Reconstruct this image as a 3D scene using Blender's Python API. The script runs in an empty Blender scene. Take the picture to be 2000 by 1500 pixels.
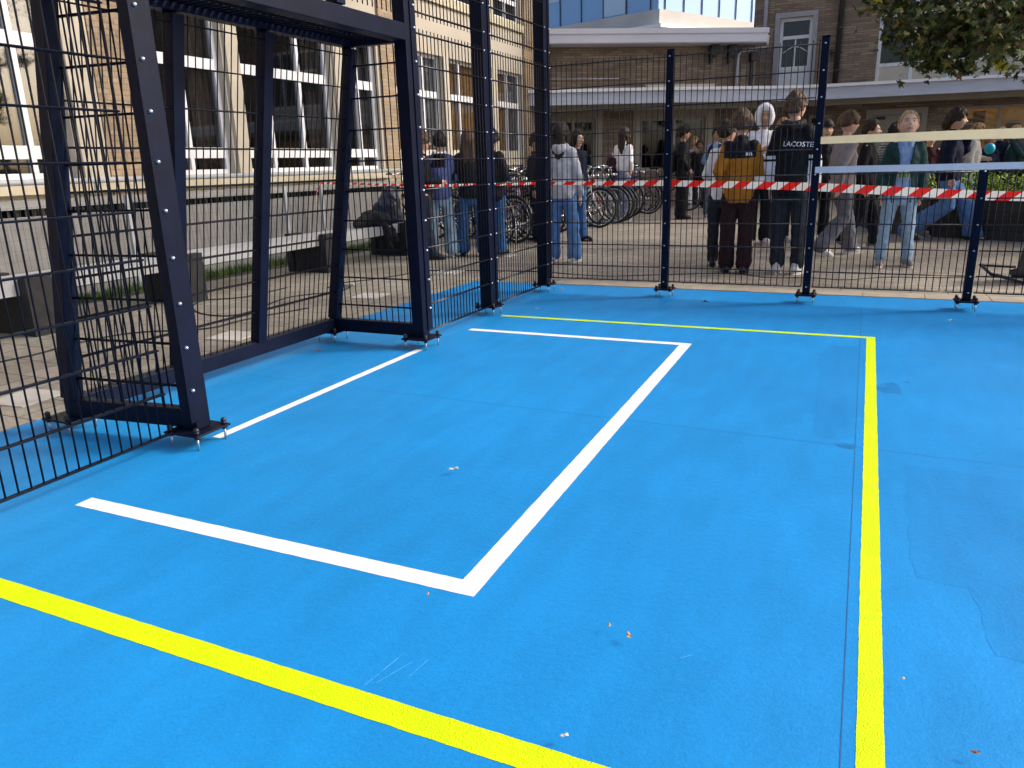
import bpy, bmesh, math, random
from mathutils import Vector, Matrix, noise
from mathutils.bvhtree import BVHTree
random.seed(7)
PI = math.pi
scene = bpy.context.scene
COL = scene.collection
# ------------------------------------------------------------------ camera calibration (metres, x right along the far fence, y away)
F_PX, PITCH, ROLL, YAW, CAMH = 1478.5, .28189, -.02878, -.43426, 1.2178
_fw = Vector((math.sin(YAW)*math.cos(PITCH), math.cos(YAW)*math.cos(PITCH), -math.sin(PITCH)))
_rt = Vector((math.cos(YAW), -math.sin(YAW), 0)); _up = _rt.cross(_fw)
_c, _s = math.cos(ROLL), math.sin(ROLL)
RT = _c*_rt + _s*_up; UP = -_s*_rt + _c*_up; FW = _fw
CAM = Vector((0, 0, CAMH))
def ray(px, py): return RT*((px-1000)/F_PX) + UP*((750-py)/F_PX) + FW
def gp(px, py, z=0.0):
    d = ray(px, py); t = (z-CAMH)/d.z; return CAM + d*t
def fp(px, py, o, th):
    """point of a measured ray on a vertical wall through o at angle th -> (distance along wall, height)"""
    d = ray(px, py); n = Vector((math.sin(th), -math.cos(th), 0)); t = n.dot(Vector((o[0], o[1], 0))-CAM)/n.dot(d)
    p = CAM + d*t; return ((p.x-o[0])*math.cos(th)+(p.y-o[1])*math.sin(th), p.z)
# ------------------------------------------------------------------ materials
MC = {}
def nodes(name):
    m = bpy.data.materials.new(name); m.use_nodes = True
    nt = m.node_tree; b = nt.nodes['Principled BSDF']
    return m, nt, b
def rgb(h):
    if isinstance(h, str):
        v = [int(h[i:i+2], 16)/255 for i in (0, 2, 4)]
        return tuple(((c+.055)/1.055)**2.4 if c > .04045 else c/12.92 for c in v)+(1,)
    return tuple(h)+(1,)
def mat(name, col, rough=.6, metal=0, var=.15, scale=6, bump=0, bscale=60, spec=.5, coord='Object', stretch=None):
    if name in MC: return MC[name]
    m, nt, b = nodes(name); c = rgb(col)
    b.inputs['Roughness'].default_value = rough; b.inputs['Metallic'].default_value = metal
    b.inputs['Specular IOR Level'].default_value = spec
    tc = nt.nodes.new('ShaderNodeTexCoord'); src = tc.outputs[coord]
    if stretch:
        mp = nt.nodes.new('ShaderNodeMapping'); mp.inputs['Scale'].default_value = stretch
        nt.links.new(src, mp.inputs['Vector']); src = mp.outputs[0]
    if var:
        n = nt.nodes.new('ShaderNodeTexNoise'); n.inputs['Scale'].default_value = scale; n.inputs['Detail'].default_value = 5
        nt.links.new(src, n.inputs['Vector'])
        mx = nt.nodes.new('ShaderNodeMix'); mx.data_type = 'RGBA'
        mx.inputs['A'].default_value = tuple(v*(1-var) for v in c[:3])+(1,); mx.inputs['B'].default_value = tuple(min(1, v*(1+var)) for v in c[:3])+(1,)
        mr = nt.nodes.new('ShaderNodeMapRange'); mr.inputs['From Min'].default_value = .3; mr.inputs['From Max'].default_value = .7
        nt.links.new(n.outputs['Fac'], mr.inputs['Value']); nt.links.new(mr.outputs[0], mx.inputs['Factor'])
        nt.links.new(mx.outputs['Result'], b.inputs['Base Color'])
    else: b.inputs['Base Color'].default_value = c
    if bump:
        n2 = nt.nodes.new('ShaderNodeTexNoise'); n2.inputs['Scale'].default_value = bscale; n2.inputs['Detail'].default_value = 3
        nt.links.new(src, n2.inputs['Vector'])
        bp = nt.nodes.new('ShaderNodeBump'); bp.inputs['Strength'].default_value = bump; bp.inputs['Distance'].default_value = .01
        nt.links.new(n2.outputs['Fac'], bp.inputs['Height']); nt.links.new(bp.outputs[0], b.inputs['Normal'])
    MC[name] = m; return m
def brick(name, cols, mortar, bw=.24, bh=.065, ms=.008, off=.5, rough=.85, ground=False, bump=.4, stain=.25):
    if name in MC: return MC[name]
    m, nt, b = nodes(name); L = nt.links.new
    tc = nt.nodes.new('ShaderNodeTexCoord'); sp = nt.nodes.new('ShaderNodeSeparateXYZ'); cb = nt.nodes.new('ShaderNodeCombineXYZ')
    L(tc.outputs['Object'], sp.inputs[0])
    if ground: L(sp.outputs[0], cb.inputs[0]); L(sp.outputs[1], cb.inputs[1])
    else:
        ad = nt.nodes.new('ShaderNodeMath'); L(sp.outputs[0], ad.inputs[0]); L(sp.outputs[1], ad.inputs[1]); L(ad.outputs[0], cb.inputs[0]); L(sp.outputs[2], cb.inputs[1])
    bt = nt.nodes.new('ShaderNodeTexBrick'); bt.offset = off; bt.inputs['Scale'].default_value = 1
    bt.inputs['Brick Width'].default_value = bw; bt.inputs['Row Height'].default_value = bh; bt.inputs['Mortar Size'].default_value = ms
    bt.inputs['Mortar Smooth'].default_value = .2; bt.inputs['Bias'].default_value = -.1
    bt.inputs['Color1'].default_value = rgb(cols[0]); bt.inputs['Color2'].default_value = rgb(cols[1]); bt.inputs['Mortar'].default_value = rgb(mortar)
    L(cb.outputs[0], bt.inputs['Vector'])
    n = nt.nodes.new('ShaderNodeTexNoise'); n.inputs['Scale'].default_value = 1.3 if not ground else .7; n.inputs['Detail'].default_value = 6; L(tc.outputs['Object'], n.inputs['Vector'])
    n3 = nt.nodes.new('ShaderNodeTexNoise'); n3.inputs['Scale'].default_value = 30; n3.inputs['Detail'].default_value = 4; L(tc.outputs['Object'], n3.inputs['Vector'])
    mr = nt.nodes.new('ShaderNodeMapRange'); mr.inputs['From Min'].default_value = .3; mr.inputs['From Max'].default_value = .7; mr.inputs['To Min'].default_value = 1-stain; mr.inputs['To Max'].default_value = 1+stain
    L(n.outputs['Fac'], mr.inputs['Value'])
    mr3 = nt.nodes.new('ShaderNodeMapRange'); mr3.inputs['From Min'].default_value = .3; mr3.inputs['From Max'].default_value = .7; mr3.inputs['To Min'].default_value = .82; mr3.inputs['To Max'].default_value = 1.15
    L(n3.outputs['Fac'], mr3.inputs['Value'])
    mm = nt.nodes.new('ShaderNodeMath'); mm.operation = 'MULTIPLY'; L(mr.outputs[0], mm.inputs[0]); L(mr3.outputs[0], mm.inputs[1])
    vm = nt.nodes.new('ShaderNodeVectorMath'); vm.operation = 'SCALE'; L(bt.outputs['Color'], vm.inputs[0]); L(mm.outputs[0], vm.inputs['Scale'])
    L(vm.outputs[0], b.inputs['Base Color']); b.inputs['Roughness'].default_value = rough
    bp = nt.nodes.new('ShaderNodeBump'); bp.inputs['Strength'].default_value = bump; bp.inputs['Distance'].default_value = .006; bp.invert = True
    L(bt.outputs['Fac'], bp.inputs['Height']); L(bp.outputs[0], b.inputs['Normal'])
    MC[name] = m; return m
def glass(name, tint=(.02, .025, .03), clear=.0, rough=.03):
    if name in MC: return MC[name]
    m, nt, b = nodes(name); L = nt.links.new
    b.inputs['Base Color'].default_value = tint+(1,); b.inputs['Roughness'].default_value = rough; b.inputs['IOR'].default_value = 1.52
    if clear:
        t = nt.nodes.new('ShaderNodeBsdfTransparent'); mx = nt.nodes.new('ShaderNodeMixShader'); g = nt.nodes.new('ShaderNodeBsdfGlossy'); g.inputs['Roughness'].default_value = rough
        lw = nt.nodes.new('ShaderNodeLayerWeight'); pw_ = nt.nodes.new('ShaderNodeMath'); pw_.operation = 'POWER'; pw_.inputs[1].default_value = 3; L(lw.outputs['Facing'], pw_.inputs[0])
        fr = nt.nodes.new('ShaderNodeMath'); fr.operation = 'MULTIPLY_ADD'; fr.inputs[1].default_value = .5; fr.inputs[2].default_value = .10; L(pw_.outputs[0], fr.inputs[0])
        t.inputs[0].default_value = (.8*clear, .82*clear, .84*clear, 1)
        L(fr.outputs[0], mx.inputs[0]); L(t.outputs[0], mx.inputs[1]); L(g.outputs[0], mx.inputs[2]); L(mx.outputs[0], nt.nodes['Material Output'].inputs[0])
    MC[name] = m; return m
# ------------------------------------------------------------------ mesh builder
class MB:
    def __init__(s): s.v = []; s.f = []; s.m = []; s.mi = 0; s.smooth = False; s.sm = []
    def add(s, vs, fs):
        o = len(s.v); s.v += [tuple(v) for v in vs]
        for f in fs: s.f.append([i+o for i in f]); s.m.append(s.mi); s.sm.append(s.smooth)
        return s
    def box(s, x0, x1, y0, y1, z0, z1, M=None, bev=0):
        vs = [Vector((x, y, z)) for z in (z0, z1) for y in (y0, y1) for x in (x0, x1)]
        if M: vs = [M @ v for v in vs]
        return s.add(vs, [(0, 2, 3, 1), (4, 5, 7, 6), (0, 1, 5, 4), (2, 6, 7, 3), (0, 4, 6, 2), (1, 3, 7, 5)])
    def beam(s, a, b, w, h, up=(0, 0, 1)):
        a, b = Vector(a), Vector(b); d = (b-a).normalized(); u = Vector(up)
        sd = d.cross(u).normalized() if abs(d.dot(u)) < .999 else d.cross(Vector((1, 0, 0))).normalized(); u = sd.cross(d)
        vs = []
        for p in (a, b):
            for i, j in ((-1, -1), (1, -1), (1, 1), (-1, 1)): vs.append(p+sd*(i*w/2)+u*(j*h/2))
        return s.add(vs, [(0, 1, 2, 3), (7, 6, 5, 4), (0, 4, 5, 1), (1, 5, 6, 2), (2, 6, 7, 3), (3, 7, 4, 0)])
    def tube(s, pts, r, n=8, caps=True, closed=False):
        pts = [Vector(p) for p in pts]; N = len(pts)
        rs = r if isinstance(r, (list, tuple)) else [r]*N
        ref = Vector((0, 0, 1)); vs = []; prev = None
        for i, p in enumerate(pts):
            if closed: t = pts[(i+1) % N]-pts[i-1]
            else: t = pts[min(i+1, N-1)]-pts[max(i-1, 0)]
            t.normalize()
            if prev is None: a = t.orthogonal().normalized()
            else:
                a = prev - t*prev.dot(t); a = a.normalized() if a.length > 1e-6 else t.orthogonal().normalized()
            prev = a; b = t.cross(a)
            for k in range(n): vs.append(p+(a*math.cos(2*PI*k/n)+b*math.sin(2*PI*k/n))*rs[i])
        fs = []
        for i in range(N if closed else N-1):
            j = (i+1) % N
            for k in range(n): fs.append((i*n+k, i*n+(k+1) % n, j*n+(k+1) % n, j*n+k))
        if caps and not closed: fs.append(tuple(range(n-1, -1, -1))); fs.append(tuple(range((N-1)*n, N*n)))
        return s.add(vs, fs)
    def ell(s, c, r, nu=12, nv=8, M=None):
        c = Vector(c); vs = [Vector((0, 0, -r[2]))]
        for j in range(1, nv):
            a = -PI/2+PI*j/nv
            for i in range(nu): b = 2*PI*i/nu; vs.append(Vector((r[0]*math.cos(a)*math.cos(b), r[1]*math.cos(a)*math.sin(b), r[2]*math.sin(a))))
        vs.append(Vector((0, 0, r[2]))); vs = [c+(M @ v if M else v) for v in vs]
        fs = [(0, 1+(i+1) % nu, 1+i) for i in range(nu)]
        for j in range(nv-2):
            for i in range(nu): a = 1+j*nu; fs.append((a+i, a+(i+1) % nu, a+nu+(i+1) % nu, a+nu+i))
        a = 1+(nv-2)*nu; t = len(vs)-1
        fs += [(a+i, a+(i+1) % nu, t) for i in range(nu)]
        return s.add(vs, fs)
    def cyl(s, c, r, h, n=16, r2=None, axis='z'):
        c = Vector(c); d = {'z': Vector((0, 0, 1)), 'x': Vector((1, 0, 0)), 'y': Vector((0, 1, 0))}[axis]
        return s.tube([c, c+d*h], [r, r if r2 is None else r2], n)
    def poly(s, pts, z0, z1):
        n = len(pts); vs = [(p[0], p[1], z0) for p in pts]+[(p[0], p[1], z1) for p in pts]
        return s.add(vs, [tuple(range(n-1, -1, -1)), tuple(range(n, 2*n))]+[(i, (i+1) % n, n+(i+1) % n, n+i) for i in range(n)])
    def loft(s, rings, n=20):
        """rings: (cx, cy, z, rx, ry)"""
        vs = []
        for (cx, cy, z, rx, ry) in rings:
            for k in range(n): a = 2*PI*k/n; vs.append((cx+rx*math.cos(a), cy+ry*math.sin(a), z))
        fs = []
        for i in range(len(rings)-1):
            for k in range(n): fs.append((i*n+k, i*n+(k+1) % n, (i+1)*n+(k+1) % n, (i+1)*n+k))
        fs.append(tuple(range(n-1, -1, -1))); fs.append(tuple(range((len(rings)-1)*n, len(rings)*n)))
        return s.add(vs, fs)
    def limb(s, pts, rs, n=12):
        """tapered chain with round ends"""
        P = [Vector(p) for p in pts]; pp = []; rr = []
        d = (P[1]-P[0]).normalized()
        for k in (0, 1, 2): a = k*PI/6; pp.append(P[0]-d*rs[0]*math.cos(a)*.999); rr.append(max(.001, rs[0]*math.sin(a)))
        pp.append(P[0]); rr.append(rs[0])
        for i in range(1, len(P)):
            pp.append((P[i-1]*.5+P[i]*.5)); rr.append((rs[i-1]+rs[i])/2); pp.append(P[i]); rr.append(rs[i])
        d = (P[-1]-P[-2]).normalized()
        for k in (2, 1, 0): a = k*PI/6; pp.append(P[-1]+d*rs[-1]*math.cos(a)); rr.append(max(.001, rs[-1]*math.sin(a)))
        return s.tube(pp, rr, n)
    def build(s, name, mats, parent=None, smooth=None):
        me = bpy.data.meshes.new(name); me.from_pydata(s.v, [], s.f)
        if not isinstance(mats, (list, tuple)): mats = [mats]
        for m in mats: me.materials.append(m)
        me.polygons.foreach_set('material_index', s.m)
        me.polygons.foreach_set('use_smooth', s.sm if smooth is None else [smooth]*len(s.f))
        bm = bmesh.new(); bm.from_mesh(me); bmesh.ops.recalc_face_normals(bm, faces=bm.faces); bm.to_mesh(me); bm.free()
        o = bpy.data.objects.new(name, me); COL.objects.link(o)
        if parent: o.parent = parent
        return o
def tag(o, label=None, cat=None, group=None, kind=None):
    if label: o['label'] = label
    if cat: o['category'] = cat
    if group: o['group'] = group
    if kind: o['kind'] = kind
    return o
def empty(name, loc=(0, 0, 0), rz=0, **k):
    o = bpy.data.objects.new(name, None); COL.objects.link(o); o.location = loc; o.rotation_euler = (0, 0, rz); o.empty_display_size = .2
    return tag(o, **k)
def copy_tree(o, parent=None, override=None):
    c = o.copy(); COL.objects.link(c)
    if parent: c.parent = parent
    for ch in list(o.children): copy_tree(ch, c)
    return c
SUN_AZ, SUN_EL, SUN_E, SUN_A, SKY, EXPO = 28, 33, 1.2, 8, .15, .80
# ------------------------------------------------------------------ palette
M_blue = None
steel = mat('navy_powder_coat', (.0028, .0055, .019), .45, .0, .25, 9, .10, 120, spec=.13)
steelw = mat('navy_wire', (.0035, .005, .011), .6, .0, .15, 9, spec=.15)
steelh = mat('navy_wire_glossy', (.0045, .0065, .014), .3, .0, .15, 9, spec=.5)
zinc = mat('zinc', (.55, .57, .6), .35, .9, .1)
white = mat('white_frame', (.80, .81, .84), .5, 0, .06, 2)
cream = mat('cream_frame', (.60, .56, .45), .6, 0, .08, 2)
fascia = mat('fascia_paint', (.54, .58, .68), .5, 0, .1, 1.5, stretch=(1, 1, 6))
fascia_top = mat('fascia_trim', (.88, .89, .92), .5, 0, .05)
beige = mat('beige_render', (.49, .44, .36), .85, 0, .10, .9, .15, 90)
conc = mat('grey_concrete', (.30, .295, .28), .85, 0, .22, 3, .25, 70)
concl = mat('pale_stone', (.52, .50, .46), .8, 0, .15, 4, .15, 70)
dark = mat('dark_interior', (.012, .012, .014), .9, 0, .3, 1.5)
blackp = mat('black_plastic', (.012, .013, .017), .45, 0, .2, 12)
brick_dark = brick('brown_brick', ((.21, .145, .10), (.36, .27, .19)), (.15, .125, .10), .34, .065, .009)
brick_tan = brick('tan_brick', ((.31, .225, .145), (.39, .30, .20)), (.26, .20, .14), .22, .065, .008)
pane = glass('window_glass', (.018, .02, .024))
pane_clear = glass('clear_glass', clear=.95)
# ------------------------------------------------------------------ ground
def sheet(name, pts, z, m, kind='structure', label=None):
    mb = MB(); mb.add([(p[0], p[1], z) for p in pts], [tuple(range(len(pts)))])
    o = mb.build(name, m); o['kind'] = kind
    if label: o['label'] = label
    return o
pav = brick('paving_tiles', ((.265, .24, .195), (.33, .30, .245)), (.11, .10, .085), .30, .30, .006, .5, .85, True, .5, .22)
g = MB(); g.add([(-90, -20, -.014), (90, -20, -.014), (90, 140, -.014), (-90, 140, -.014)], [(0, 1, 2, 3)])
o = g.build('ground', pav); o['kind'] = 'structure'
clink = brick('clinker_paving', ((.27, .235, .19), (.40, .35, .28)), (.15, .13, .10), .21, .07, .005, .5, .85, True, .5, .25)
sheet('paving', [(-3.0, 8.0), (9, 8.0), (9, 23), (-8, 23), (-8, 10.8), (-3.0, 10.8)], -.010, clink)
# blue sports floor
def court_mat():
    m, nt, b = nodes('blue_sports_floor'); L = nt.links.new
    tc = nt.nodes.new('ShaderNodeTexCoord')
    def nz(sc, det=4, st=None, rough=.5):
        n = nt.nodes.new('ShaderNodeTexNoise'); n.inputs['Scale'].default_value = sc; n.inputs['Detail'].default_value = det; n.inputs['Roughness'].default_value = rough
        if st:
            mp = nt.nodes.new('ShaderNodeMapping'); mp.inputs['Scale'].default_value = st; L(tc.outputs['Object'], mp.inputs['Vector']); L(mp.outputs[0], n.inputs['Vector'])
        else: L(tc.outputs['Object'], n.inputs['Vector'])
        return n
    def ramp(n, a, b_, lo, hi):
        r = nt.nodes.new('ShaderNodeMapRange'); r.inputs['From Min'].default_value = a; r.inputs['From Max'].default_value = b_
        r.inputs['To Min'].default_value = lo; r.inputs['To Max'].default_value = hi; L(n.outputs['Fac'], r.inputs['Value']); return r
    a = ramp(nz(.7, 8, None, .6), .35, .65, .90, 1.08); c = ramp(nz(2.2, 3, (4, 1, 1)), .35, .65, .95, 1.05); d = ramp(nz(130, 2), .3, .7, .93, 1.07)
    m1 = nt.nodes.new('ShaderNodeMath'); m1.operation = 'MULTIPLY'; L(a.outputs[0], m1.inputs[0]); L(c.outputs[0], m1.inputs[1])
    m2 = nt.nodes.new('ShaderNodeMath'); m2.operation = 'MULTIPLY'; L(m1.outputs[0], m2.inputs[0]); L(d.outputs[0], m2.inputs[1])
    v = nt.nodes.new('ShaderNodeVectorMath'); v.operation = 'SCALE'; v.inputs[0].default_value = COURT; L(m2.outputs[0], v.inputs['Scale'])
    L(v.outputs[0], b.inputs['Base Color'])
    rr = ramp(nz(1.1, 5), .35, .65, .5, .62); L(rr.outputs[0], b.inputs['Roughness']); b.inputs['Specular IOR Level'].default_value = .22
    h = nz(170, 3); h2 = nz(45, 2); ad = nt.nodes.new('ShaderNodeMath'); L(h.outputs['Fac'], ad.inputs[0]); L(h2.outputs['Fac'], ad.inputs[1])
    bp = nt.nodes.new('ShaderNodeBump'); bp.inputs['Strength'].default_value = .38; bp.inputs['Distance'].default_value = .0025
    L(ad.outputs[0], bp.inputs['Height']); L(bp.outputs[0], b.inputs['Normal'])
    return m
COURT = (.008, .235, .60)
M_court = court_mat()
def ragged(p0, p1, step=.25, amp=.006):
    a, b = Vector(p0), Vector(p1); n = max(1, int((b-a).length/step)); d = (b-a).normalized(); q = Vector((-d.y, d.x))
    return [tuple(a+(b-a)*i/n+q*random.uniform(-amp, amp)) for i in range(n)]
cc = [(-3.86, -1.5), (9, -1.5), (9, 7.42), (-3.86, 7.42)]
sheet('sports_court', sum([ragged(cc[i], cc[(i+1) % 4]) for i in range(4)], []), -.005, M_court)
edge = mat('kerb_tiles', (.36, .31, .24), .85, 0, .2, 5, .3, 60)
mb = MB()
x = -2.95
while x < 9: mb.box(x, x+.494, 7.44, 7.72, -.05, -.003+random.uniform(0, .003)); x += .5
mb.build('kerb', edge)['kind'] = 'structure'
def line_mat(name, col):
    m = mat(name, col, .6, 0, .07, 7, .5, 220, spec=.2); return m
mw = line_mat('white_line_paint', (.88, .88, .87)); my = line_mat('yellow_line_paint', (.63, .86, .001))
LW = .0275
def strip(mb, a, b, w=LW, z=-.0041, am=.0009):
    a, b = Vector(a), Vector(b); d = (b-a).normalized(); q = Vector((-d.y, d.x)); n = max(1, int((b-a).length/.03))
    L_ = [(a+(b-a)*i/n+q*(w+random.uniform(-am, am))) for i in range(n+1)]; R_ = [(a+(b-a)*i/n-q*(w+random.uniform(-am, am))) for i in range(n+1)]
    vs = [(p.x, p.y, z) for p in L_]+[(p.x, p.y, z) for p in R_]
    mb.add(vs, [(i, i+1, n+2+i, n+1+i) for i in range(n)])
mb = MB(); strip(mb, (-2.69, 1.772), (-1.0232, 1.772), .037); strip(mb, (-.986, 1.735), (-1.045, 5.145), .037); strip(mb, (-2.72, 5.115), (-1.082, 5.115), .033); strip(mb, (-2.745, 2.52), (-2.745, 4.40), .027)
mb.build('white_line', mw)['kind'] = 'structure'
mb = MB(); strip(mb, (-2.85, 1.232), (.086, 1.217), .038); strip(mb, (.114, 1.179), (.114, 5.722), .028); strip(mb, (-2.72, 5.695), (.086, 5.695), .027)
mb.build('yellow_line', my)['kind'] = 'structure'
seam = mat('seam_joint', (.005, .10, .28), .7)  # dark joint colour of the floor seams
mb = MB(); a, b_ = gp(430, 724), gp(1995, 912); strip(mb, (a.x, a.y), (b_.x+.6, b_.y), .0013, -.0044, .0003); a, b_ = gp(1683, 600), gp(1642, 1495); strip(mb, (a.x, a.y), (b_.x, b_.y-.6), .0014, -.0043, .0003)
mb.build('floor_seam', seam)['kind'] = 'structure'
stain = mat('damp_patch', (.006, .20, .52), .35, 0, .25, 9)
def blob(mb, c, rx, ry, z, n=28, jit=.25, ph=0):
    vs = []
    for k in range(n):
        a = 2*PI*k/n; r = 1+jit*noise.noise(Vector((math.cos(a)*1.5+ph, math.sin(a)*1.5, ph))) + .06*random.uniform(-1, 1)
        vs.append((c[0]+rx*r*math.cos(a), c[1]+ry*r*math.sin(a), z))
    mb.add(vs, [tuple(range(n))])
mb = MB()
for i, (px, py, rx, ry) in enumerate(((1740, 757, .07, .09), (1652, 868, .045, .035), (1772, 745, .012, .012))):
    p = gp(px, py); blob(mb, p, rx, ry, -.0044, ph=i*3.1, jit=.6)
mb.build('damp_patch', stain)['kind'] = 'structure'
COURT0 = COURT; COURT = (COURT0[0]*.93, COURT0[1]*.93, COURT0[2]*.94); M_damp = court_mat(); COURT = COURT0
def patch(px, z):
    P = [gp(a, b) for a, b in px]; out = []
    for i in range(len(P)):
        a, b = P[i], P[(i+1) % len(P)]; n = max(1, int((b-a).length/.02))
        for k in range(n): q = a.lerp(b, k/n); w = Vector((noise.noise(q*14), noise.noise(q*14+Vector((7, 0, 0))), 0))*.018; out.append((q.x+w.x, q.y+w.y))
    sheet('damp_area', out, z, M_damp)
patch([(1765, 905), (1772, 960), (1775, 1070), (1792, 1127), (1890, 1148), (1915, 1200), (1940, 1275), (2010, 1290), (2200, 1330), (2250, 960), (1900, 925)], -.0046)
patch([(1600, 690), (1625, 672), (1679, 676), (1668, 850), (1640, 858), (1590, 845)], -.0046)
scf = mat('scuff_mark', (.07, .38, .74), .6, 0, .3, 40)
mb = MB()
for a, b in (((712, 1335), (790, 1272)), ((735, 1330), (805, 1290)), ((800, 1318), (835, 1286)), ((1065, 1170), (1080, 1178)), ((1330, 1282), (1352, 1276))):
    A_, B_ = gp(*a), gp(*b); strip(mb, (A_.x, A_.y), (B_.x, B_.y), .0011, -.0043, .0005)
mb.build('scuff', scf)['kind'] = 'structure'
# pale paving slabs
for k, (x, y, r) in enumerate(((-4.36, 2.66, .1), (-4.42, 4.37, .1), (-4.46, 6.28, .1), (-4.53, 8.03, .05), (-4.3, .9, .05), (-4.6, 9.75, .05), (-6.0, 4.9, .1))[:6]):
    mb = MB(); mb.box(-.15, .15, -.15, .15, -.04, -.007); o = mb.build('pale_slab', concl); o.location = (x, y, 0); o.rotation_euler.z = r; o['kind'] = 'structure'
# grass strip
gm = mat('grass_blades', (.07, .13, .02), .7, 0, .5, 15)
mb = MB()
for k in range(5200):
    x = -7.12-abs(random.gauss(0, .16)); y = random.uniform(2.0, 10.9)
    if x < -7.58: continue
    h = random.uniform(.03, .11)*(1.2 if random.random() < .1 else 1); a = random.uniform(0, PI); w = random.uniform(.004, .009); dx, dy = math.cos(a)*w, math.sin(a)*w; tx, ty = random.uniform(-.04, .04), random.uniform(-.04, .04)
    mb.add([(x-dx, y-dy, 0), (x+dx, y+dy, 0), (x+tx, y+ty, h)], [(0, 1, 2)])
tag(mb.build('grass', gm), kind='stuff')
soil = mat('mossy_soil', (.07, .075, .035), .95, 0, .4, 8, .5, 40)
sheet('soil', [(-7.6, 1.5), (-7.02, 1.5), (-7.08, 5), (-6.98, 8), (-7.05, 11), (-7.6, 11)], -.006, soil)
# ------------------------------------------------------------------ facades
def facade(mb, s0, s1, z0, z1, holes, dep=.18, y=0.0, mi=0, rmi=None):
    xs = sorted(set([s0, s1]+[h[0] for h in holes]+[h[1] for h in holes])); zs = sorted(set([z0, z1]+[h[2] for h in holes]+[h[3] for h in holes]))
    xs = [v for v in xs if s0 <= v <= s1]; zs = [v for v in zs if z0 <= v <= z1]
    mb.mi = mi
    for i in range(len(xs)-1):
        for j in range(len(zs)-1):
            cx, cz = (xs[i]+xs[i+1])/2, (zs[j]+zs[j+1])/2
            if any(h[0] < cx < h[1] and h[2] < cz < h[3] for h in holes): continue
            mb.add([(xs[i], y, zs[j]), (xs[i+1], y, zs[j]), (xs[i+1], y, zs[j+1]), (xs[i], y, zs[j+1])], [(0, 1, 2, 3)])
    mb.mi = mi if rmi is None else rmi
    for (a, b, c, d) in holes:
        q = y+dep
        mb.add([(a, y, c), (b, y, c), (b, q, c), (a, q, c)], [(0, 1, 2, 3)]); mb.add([(a, y, d), (a, q, d), (b, q, d), (b, y, d)], [(0, 1, 2, 3)])
        mb.add([(a, y, c), (a, q, c), (a, q, d), (a, y, d)], [(0, 1, 2, 3)]); mb.add([(b, y, c), (b, y, d), (b, q, d), (b, q, c)], [(0, 1, 2, 3)])
    mb.mi = mi
def window(par, x0, x1, z0, z1, y, xs=(), zs=(), fw=.06, mw_=.05, tw=.05, fm=None, gm_=None, fd=.07, name='window', panel=None, pm=None):
    """frame with mullions (xs) and transoms (zs); pane and panel are its sub-parts"""
    fm = fm or white; gm_ = gm_ or pane
    mb = MB()
    mb.box(x0, x0+fw, y, y+fd, z0, z1); mb.box(x1-fw, x1, y, y+fd, z0, z1)
    mb.box(x0+fw, x1-fw, y, y+fd, z0, z0+fw); mb.box(x0+fw, x1-fw, y, y+fd, z1-fw, z1)
    for q in xs: mb.box(q-mw_/2, q+mw_/2, y-.012, y+fd-.01, z0+fw, z1-fw)
    for q in zs: mb.box(x0+fw, x1-fw, y-.006, y+fd-.014, q-tw/2, q+tw/2)
    w = mb.build(name, fm, par)
    g_ = MB(); g_.box(x0+fw-.01, x1-fw+.01, y+fd*.45, y+fd*.45+.012, z0+fw-.01, z1-fw+.01); g_.build('pane', gm_, w)
    if panel:
        p = MB(); p.box(x0+fw, x1-fw, y+.008, y+.026, z0+fw, panel); p.build('panel', pm or fm, w)
    return w
def curtain(par, x0, x1, z0, z1, y, m, amp=.03, per=.11):
    mb = MB(); n = int((x1-x0)/.012)
    ph = random.uniform(0, 6); vs = []
    for i in range(n+1):
        x = x0+(x1-x0)*i/n; d = amp*math.sin(x*2*PI/per+ph+.8*math.sin(x*5))
        vs += [(x, y+d, z0), (x, y+d*.8, z1)]
    mb.add(vs, [(2*i, 2*i+2, 2*i+3, 2*i+1) for i in range(n)])
    return mb.build('curtain', m, par, smooth=True)
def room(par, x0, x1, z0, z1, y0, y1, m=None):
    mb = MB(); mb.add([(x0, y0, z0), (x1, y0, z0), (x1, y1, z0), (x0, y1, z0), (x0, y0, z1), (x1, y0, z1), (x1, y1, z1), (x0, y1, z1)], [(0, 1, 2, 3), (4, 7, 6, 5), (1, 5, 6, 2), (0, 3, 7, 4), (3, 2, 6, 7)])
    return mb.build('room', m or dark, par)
# ---- left school wing (front plane x = -8.2, wall distance = world y)
LB = empty('school_building', (-8.2, 0, 0), PI/2, label='beige school wing with tall windows and tan brick piers along the left side', cat='building')
near = [(3.6, 6.12), (7.08, 8.56), (8.88, 10.97), (11.27, 12.32)]
far_ = [(12.9, 14.68), (14.92, 16.93), (17.28, 18.8)]
holes = [(a, b, 1.22, 3.37) for a, b in near]+[(a, b, 1.0, 3.40) for a, b in far_]+[(a, b, 4.55, 6.3) for a, b in near+far_]
mb = MB(); facade(mb, -3, 19.1, 1.22, 9.5, [h for h in holes], .2, 0, 0)
facade(mb, -3, 12.86, 0, 1.22, [], .2, 0, 0)
facade(mb, 12.86, 19.1, 0, 1.22, [(a, b, 1.0, 1.22) for a, b in far_], .2, 0, 0)
mb.build('wall', beige, LB)
for a, b in ((-3, 3.2), (6.50, 7.03), (12.40, 12.84), (18.86, 19.62)):
    mb = MB(); mb.box(a, b, -.05, .3 if b < 19 else 12, 0, 9.5); mb.build('brick_pier', brick_tan, LB)
mb = MB(); mb.box(-3, 19.6, .35, 12, 9.3, 9.5); mb.box(-3, 19.65, -.25, .35, 9.5, 9.75); mb.build('roof', fascia, LB)
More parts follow.
